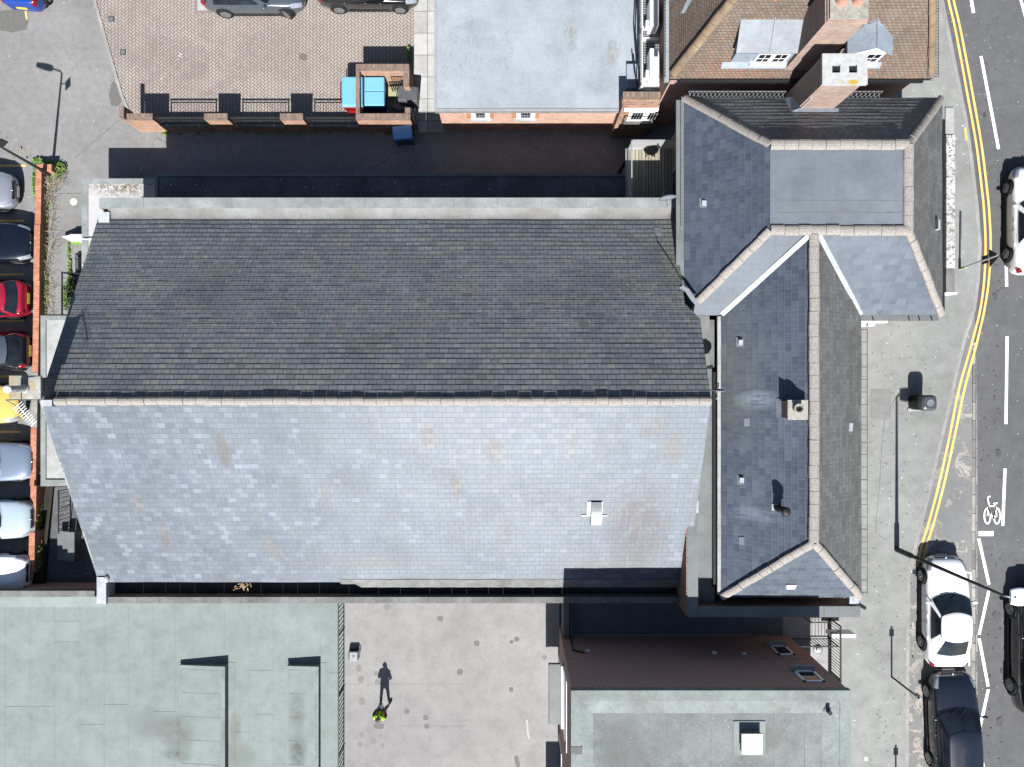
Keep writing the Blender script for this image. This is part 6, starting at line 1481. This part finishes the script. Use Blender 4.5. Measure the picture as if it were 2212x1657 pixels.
# weeds
wd = MB()
def leaf(cx, cy, z, s, col, flat=.5):
    a = random.uniform(0, 2 * PI); t_ = random.uniform(-flat, flat); d = Vector((math.cos(a), math.sin(a), t_)) * s; n = Vector((-math.sin(a), math.cos(a), random.uniform(-.3, .3))) * s * .45
    c = Vector((cx, cy, z)); wd.add([c - d * .5, c + n, c + d * .6, c - n], col=col)
def clump(px, py, rx, ry, n, hmax, z0=0., greens=((.07, .13, .025), (.12, .2, .04), (.16, .24, .06), (.05, .09, .02), (.2, .25, .09))):
    for _ in range(n):
        a, r = random.uniform(0, 2 * PI), random.random() ** .6; q = at(px + rx * r * math.cos(a), py + ry * r * math.sin(a), z0)
        leaf(q.x, q.y, z0 + random.uniform(.03, hmax) * (1 - .5 * r), random.uniform(.04, .12), random.choice(greens))
straw = ((.28, .23, .16), (.34, .29, .21), (.22, .175, .13), (.3, .22, .19))
def straws(px, py, rx, ry, n, hmax):
    for _ in range(n):
        q = at(px + random.uniform(-rx, rx), py + random.uniform(-ry, ry), 0); a = random.uniform(0, 2 * PI); l = random.uniform(.15, .5); d = Vector((math.cos(a) * l, math.sin(a) * l, random.uniform(.0, .3))); n_ = Vector((-math.sin(a), math.cos(a), 0)) * .006
        b = Vector((q.x, q.y, random.uniform(.02, hmax))); wd.add([b - n_, b + n_, b + d + n_, b + d - n_], col=random.choice(straw))
clump(120, 366, 26, 16, 500, .45); clump(85, 349, 14, 7, 160, .3); clump(118, 378, 18, 10, 160, .4); clump(76, 390, 5, 40, 140, .15)
straws(122, 395, 20, 10, 120, .3); straws(108, 420, 9, 22, 90, .3)
clump(96, 412, 8, 14, 260, .4)
for i in range(26):
    y = 400 + i * 11; clump(97 + random.uniform(-2, 4), y, random.uniform(4, 8), 9, random.randint(110, 240), .4)
    if i % 2: straws(106 + random.uniform(0, 8), y + 4, 7, 10, 22, .2)
for i in range(38):
    y = 815 + i * 11; clump(90 + random.uniform(-2, 2) - i * .05, y, 4.5, 8, random.randint(40, 110), .4, gz(aty(y, .5)) + .1)
clump(70, 1120, 5, 15, 0, .2); clump(66, 1178, 6, 26, 90, .3); clump(62, 1095, 4, 8, 30, .2)
clump(150, 540, 3, 30, 70, .15); clump(152, 600, 5, 40, 160, .25); clump(171, 524, 8, 6, 130, .5, 0., ((.15, .3, .03), (.2, .36, .05))); clump(160, 640, 16, 38, 420, .8, 0., ((.03, .05, .012), (.05, .08, .02), (.07, .12, .03)))
clump(110, 600, 4, 60, 0, .2)
for i in range(14): q = at(random.uniform(60, 76), random.uniform(380, 900), 0); leaf(q.x, q.y, .03, .08, (.3, .28, .22))
clump(885, 120, 4, 16, 120, .5)
for i in range(30): x = random.uniform(350, 900); clump(x, 289, 6, 2, 8, .12)
stuff(wd.build('weeds', M['leaf']))
lv = MB()
for _ in range(40):
    q = at(random.gauss(527, 8), random.gauss(1264, 3.5), 5.3); a = random.uniform(0, PI); d = Vector((math.cos(a), math.sin(a), .2)) * random.uniform(.04, .09); n_ = Vector((-d.y, d.x, .02)) * .3; b = Vector((q.x, q.y, 5.3 + random.uniform(0, .22))); lv.add([b - d, b + n_, b + d, b - n_], col=random.choice(((.2, .13, .07), (.27, .19, .11), (.14, .09, .05))))
o = stuff(lv.build('dead_leaves', M['leaf']))
# west railings, step, pale ramp wall, gate
pr = thing('pale_ramp_wall', 'short white rendered wall tapering out from the porch', 'wall', at(150, 515, 0))
a = MB(); za = .52; q = [P(126, 509, za), P(150, 520, za), P(184, 521, za), P(184, 507, za), P(150, 507, za)]; a.prism(q, [-.05] * 5, [.3, .5, za, za, za * .9]); a.build('wall', M['white'], pr)
MB().prism([P(150, 505.5, za), P(184, 505.5, za), P(184, 507, za), P(150, 507, za)], -.05, za - .02).build('edge', M['concrete'], pr)
g1 = thing('side_gate', 'black iron gate with curved top rail beside the porch', 'gate', at(170, 575, 0))
ga, gb3 = at(160.5, 557, 1.15), at(180, 563, 1.15)
MB().tube([ga, ga + Vector((.12, -.1, -.06)), gb3], .022, 6).build('top_rail', M['iron'], g1)
for px in (160.5, 170): x_, y_ = atx(px, .9), aty(591, .9); MB().bar((x_, aty(557, 1.1), 1.1), (x_, y_, 1.1), .03).bar((x_, y_, 0), (x_, y_, 1.15), .035).build('bar', M['iron'], g1)
MB().bar((atx(171.5, .05), aty(545, 0.05), .05), (atx(171.5, .05), aty(592, .05), .05), .14, .08).build('threshold', M['black'], g1)
r1 = thing('area_railing', 'black iron railing guarding the planted area by the porch', 'railing', at(141, 635, 0))
xw_ = atx(134, 1.05)
railing(r1, (xw_, aty(588, 1.05), 0), (xw_, aty(690, 1.05), 0), 1.05, .22, .022, .05, M['iron'])
railing(r1, (xw_, aty(588, 1.05), 0), (atx(180, 1.05), aty(592, 1.05), 0), 1.05, .22, .022, .05, M['iron'])
r2 = thing('yard_handrail', 'galvanised handrail in the shaded yard below the white gable edge', 'handrail', at(131, 1090, 0))
a = MB(); x_ = atx(131, .95); a.bar((x_, aty(1056, .95), .95), (x_, aty(1100, .95), .95), .05); a.build('rail', M['galv'], r2)
for py in (1060, 1098): MB().bar((x_, aty(py, .95), 0), (x_, aty(py, .95), .95), .045).build('post', M['galv'], r2)
r3 = thing('shaded_railing', 'black iron railing in the shaded yard beside the hall gable', 'railing', at(150, 1110, 0))
railing(r3, (atx(135, 1), aty(1056, 1), 0), (atx(135, 1), aty(1150, 1), 0), 1.0, .2, .022, .045, M['iron'], False)
yst = MB(); yst.grid([[(x_, Y_, gz(Y_) * .8 + .03) for x_ in (-21.87, -16.4)] for Y_ in (-4.95, -6.0, -7.0, -8.0, -8.9, -9.75)][::-1])
structure('yard_strip', yst, M['gravel_dark'])
r2.location.z += .15; r3.location.z += .3
stp = thing('concrete_step', 'grey concrete steps in the shaded yard corner', 'steps', at(150, 1190, 0))
for k in range(3): MB().box(atx(137 + k * 15, .3), atx(151 + k * 15, .3), aty(1205, .3), aty(1143, .3), -.1, .75 + k * .14).build('tread', M['leadflat'], stp)
bkt = thing('blue_bucket', 'small blue bucket at the end of the brick wall', 'bucket', at(105, 1221, 0))
MB().lathe(at(106, 1223, 0), [(.10, 0), (.14, .28), (.15, .28), (.13, .26), (.09, .03)], 16).build('pail', plain('blue_plastic', (.1, .25, .5), .4, .4), bkt)
c = at(106, 1223, .28); MB().tube([c + Vector((.14 * math.cos(q), .14 * math.sin(q) * .3, .1 * math.sin(q))) for q in [PI * k / 8 for k in range(9)]], .008, 5).build('handle', M['galv'], bkt)
# equipment case
ec = thing('equipment_case', 'open pale grey equipment case with black lid on the courtyard', 'equipment case', at(764, 1415, ZC))
cz_ = ZC + .28; x0, x1, y0, y1 = atx(754.5, cz_), atx(772, cz_), aty(1429, cz_), aty(1409, cz_)
MB().box(x0, x1, y0, y1, ZC, cz_).build('case', plain('silver_case', (.30, .315, .345), .5, .4), ec, bevel=.02)
MB().box(x0 - .02, x1 + .04, y1 + .01, y1 + .05, ZC, cz_ + .02).build('lid', M['black'], ec, bevel=.01)
a = MB(); cxm, cym = (x0 + x1) / 2, (y0 + y1) / 2 + .03
for i in range(2):
    for j in range(3): a.box(cxm - .035 + i * .045, cxm + .0 + i * .045, cym - .05 + j * .04, cym - .02 + j * .04, cz_, cz_ + .004)
a.build('emblem', M['iron'], ec)
MB().tube([(x1 + .02, y1, cz_ - .02), (x1 + .1, y1 - .05, cz_ - .05), (x1 + .08, y1 - .2, cz_ - .05), (x1 + .02, y1 - .3, cz_ - .1)], .02, 6).build('strap', M['black'], ec)
MB().tube([(x0 - .02, y1, cz_ - .02), (x0 - .05, y1 - .2, cz_ - .1), (x0 - .03, y0, cz_ - .12)], .02, 6).build('strap', M['black'], ec)

# chewing gum spots, drips and grit on the street
gs = MB()
for _ in range(150):
    irregular(gs, *P(random.uniform(1880, 2010), random.uniform(700, 1650), ZS), random.uniform(.018, .045), random.uniform(.018, .04), ZS + .005, 7, .2)
structure('gum_spots', gs, plain('gum_spot', (.16, .155, .15), .9, .2))
od = MB()
for (px, py, r) in ((2150, 640, 5), (2158, 980, 6), (2150, 1330, 5), (2160, 1560, 7), (2128, 250, 4), (2165, 1450, 4), (2148, 860, 3)): pxpatch(od, px, py, r, ZR + .001, r * 1.5, 12, .3)
for _ in range(60): irregular(od, *P(random.uniform(2120, 2165), random.uniform(40, 1640), ZR), random.uniform(.02, .06), random.uniform(.02, .06), ZR + .001, 7, .3)
structure('road_oil_drips', od, plain('oil_drip', (.10, .097, .095), .9, .2))
tr = MB(); tr.add([(*P(1879, 840, ZS + .003), ZS + .003), (*P(1879, 905, ZS + .003), ZS + .003), (*P(1925, 905, ZS + .003), ZS + .003), (*P(1925, 840, ZS + .003), ZS + .003)])
structure('footway_patch', tr, plain('footway_patch_tar', (.235, .23, .222), .9, .2, scale=6))
# ---------------------------------------------------------------- the person flying the drone
def skin(name, verts, edges, radii, mat, parent, sub=2, root=0):
    me = bpy.data.meshes.new(name); me.from_pydata([tuple(v) for v in verts], edges, []); o = bpy.data.objects.new(name, me); COL.objects.link(o); o.parent = parent
    me.materials.append(mat)
    sk = o.modifiers.new('skin', 'SKIN'); sk.use_smooth_shade = True
    for i, r in enumerate(radii):
        d = me.skin_vertices[0].data[i]; d.radius = r if hasattr(r, '__len__') else (r, r); d.use_root = (i == root)
    ss = o.modifiers.new('sub', 'SUBSURF'); ss.levels = sub; ss.render_levels = sub
    return o
pp = at(831, 1519, ZC)
per = thing('person', 'person in yellow high visibility vest standing on the courtyard holding a controller', 'person', (pp.x, pp.y, ZC), None, -.12)
skinm = plain('skin_tone', (.45, .27, .2), .6, .3, var=.05); trous = plain('grey_trousers', (.17, .165, .155), .9, .2); jack = plain('dark_jacket', (.025, .028, .033), .85, .2); hiv = plain('lime_vest', (.42, .80, .05), .75, .3, var=.06); orange = plain('orange_sleeve', (.6, .2, .1), .8, .2); hairm = plain('grey_brown_hair', (.13, .1, .085), .8, .2); strapm = plain('black_harness', (.015, .015, .017), .7, .3)
J = dict(pel=(0, 0, .95), sp=(0, .0, 1.14), ch=(0, .01, 1.34), nk=(0, .03, 1.49), hd0=(0, .05, 1.57), hd1=(0, .055, 1.66), hd2=(0, .045, 1.73))
V_, E_, R__ = [], [], []
def pv(p, r, par=None):
    V_.append(Vector(p)); R__.append(r)
    if par is not None: E_.append((par, len(V_) - 1))
    return len(V_) - 1
i0_ = pv(J['pel'], (.15, .11)); i1_ = pv(J['sp'], (.145, .105), i0_); i2_ = pv(J['ch'], (.165, .11), i1_); i3_ = pv(J['nk'], .058, i2_); i4_ = pv(J['hd0'], (.07, .08), i3_); i5_ = pv(J['hd1'], (.082, .098), i4_); i6_ = pv(J['hd2'], (.06, .075), i5_)
pv((0, .155, 1.635), .016, i5_)
legs, arms = {}, {}
for s_ in (-1, 1):
    hp = pv((s_ * .1, 0, .88), .09, i0_); kn = pv((s_ * .14, .03, .49), .058, hp); an = pv((s_ * (.17 if s_ < 0 else .2), -.01, .09), .04, kn); toe = pv((s_ * (.17 if s_ < 0 else .28), .17, .045), .038, an)
    sh = pv((s_ * .19, .01, 1.41), .062, i2_); el = pv((s_ * .27, .0, 1.13), .047, sh); wr = pv((s_ * .15, .25, 1.12), .028, el); pm_ = pv((s_ * .115, .31, 1.125), (.038, .018), wr)
    for k in range(4):
        f0 = pv((s_ * (.128 - .014 * k), .345 + .004 * (1 - abs(k - 1.5)), 1.115 - .02 * k), .0095, pm_); f1 = pv((s_ * (.10 - .012 * k), .375 - .004 * k, 1.105 - .02 * k), .0085, f0); pv((s_ * (.07 - .008 * k), .37 - .006 * k, 1.10 - .02 * k), .0075, f1)
    th0 = pv((s_ * .095, .30, 1.155), .011, pm_); pv((s_ * .07, .325, 1.17), .009, th0)
    legs[s_] = (hp, kn, an, toe); arms[s_] = (sh, el, wr)
body = skin('body', V_, E_, R__, skinm, per, 2)
# clothing
tv = [V_[0] + Vector((0, 0, .02))]; te = []; tr = [(.165, .125)]
for s_ in (-1, 1):
    hp, kn, an, _ = legs[s_]; b = len(tv); tv += [V_[hp], V_[kn], V_[an] + Vector((0, 0, .03))]; tr += [.105, .075, .062]; te += [(0, b), (b, b + 1), (b + 1, b + 2)]
skin('trousers', tv, te, tr, trous, per)
jv = [Vector((0, 0, .98)), V_[1], V_[2], Vector((0, .025, 1.45))]; je = [(0, 1), (1, 2), (2, 3)]; jr = [(.172, .13), (.165, .125), (.185, .13), (.085, .08)]
for s_ in (-1, 1):
    sh, el, wr = arms[s_]; b = len(jv); jv += [V_[sh], V_[el], V_[wr].lerp(V_[el], .12)]; jr += [.082, .064, .05]; je += [(2, b), (b, b + 1), (b + 1, b + 2)]
skin('jacket', jv, je, jr, jack, per)
vv = [Vector((0, -.005, .93)), Vector((0, 0, 1.14)), Vector((0, .01, 1.34)), Vector((0, .02, 1.445))]; ve = [(0, 1), (1, 2), (2, 3)]; vr = [(.188, .146), (.182, .142), (.215, .165), (.12, .11)]
for s_ in (-1, 1):
    b = len(vv); vv += [Vector((s_ * .17, .0, 1.41)), Vector((s_ * .245, .0, 1.34))]; vr += [.115, .10]; ve += [(2, b), (b, b + 1)]
vest = skin('vest', vv, ve, vr, hiv, per)
def local(mb, name, mat, par=per, **k):
    mb.v = [v + Vector(per.location) for v in mb.v]; return mb.build(name, mat, par, **k)
for s_ in (-1, 1):
    a = MB(); a.tube([(s_ * .1, -.16, 1.2), (s_ * .12, -.13, 1.42), (s_ * .11, .0, 1.525), (s_ * .11, .13, 1.44), (s_ * .07, .2, 1.2)], .022, 6); local(a, 'harness_strap', strapm, smooth=True)
    sh, el, wr = arms[s_]; a = MB(); a.tube([V_[el].lerp(V_[wr], .1), V_[el].lerp(V_[wr], .8)], [.068, .055], 12); local(a, 'sleeve_cuff', orange, smooth=True)
    hp, kn, an, toe = legs[s_]; a = MB(); a.ball(V_[an].lerp(V_[toe], .55) + Vector((0, 0, -.005)), .055, .155, .055, 14, 8)
    ang = math.atan2(-(V_[toe].x - V_[an].x), V_[toe].y - V_[an].y); c = V_[an].lerp(V_[toe], .55); a.v = [c + Matrix.Rotation(ang, 3, 'Z') @ (v - c) for v in a.v]; local(a, 'shoe', strapm, smooth=True)
    a = MB(); a.ball((s_ * .033, .142, 1.665), .011); local(a, 'eye', plain('eye_white', (.6, .6, .58), .3, .5) if s_ < 0 else MATS['eye_white'], smooth=True)
    a = MB(); a.ball((s_ * .088, .05, 1.64), .014, .028, .035); local(a, 'ear', skinm, smooth=True)
a = MB(); a.ball((0, .12, 1.585), .028, .02, .008); local(a, 'mouth', plain('lip_tone', (.35, .15, .13), .5, .3), smooth=True)
a = MB(); a.ball((0, .028, 1.695), .094, .108, .085, 20, 12); a.f = [f for f in a.f if not (sum(a.v[i].z for i in f) / len(f) < 1.66 and sum(a.v[i].y for i in f) / len(f) > .03)]; local(a, 'hair', hairm, smooth=True)
a = MB(); a.ball((.0, .0, 1.757), .035, .04, .028, 14, 8); local(a, 'bald_crown', plain('thin_crown_hair', (.24, .19, .165), .6, .3), smooth=True)
a = MB(); a.tube([(-.02, -.1, 1.72), (.0, .03, 1.79), (.02, .13, 1.73)], .008, 5)
ctl = thing('drone_controller', 'white drone controller held in front of the vest', 'controller', (per.location.x + .045, per.location.y + .375, ZC + 1.13))
cc_ = Vector(ctl.location)
MB().box(cc_.x - .085, cc_.x + .085, cc_.y - .05, cc_.y + .05, cc_.z - .02, cc_.z + .025).build('casing', M['pvc'], ctl, bevel=.012)
MB().box(cc_.x - .08, cc_.x + .08, cc_.y + .05, cc_.y + .13, cc_.z + .0, cc_.z + .015).build('screen', M['glass'], ctl)
for s_ in (-1, 1): MB().tube([(cc_.x + s_ * .05, cc_.y + .05, cc_.z + .02), (cc_.x + s_ * .05, cc_.y + .14, cc_.z + .08)], .008, 6).build('aerial', M['pvc'], ctl)
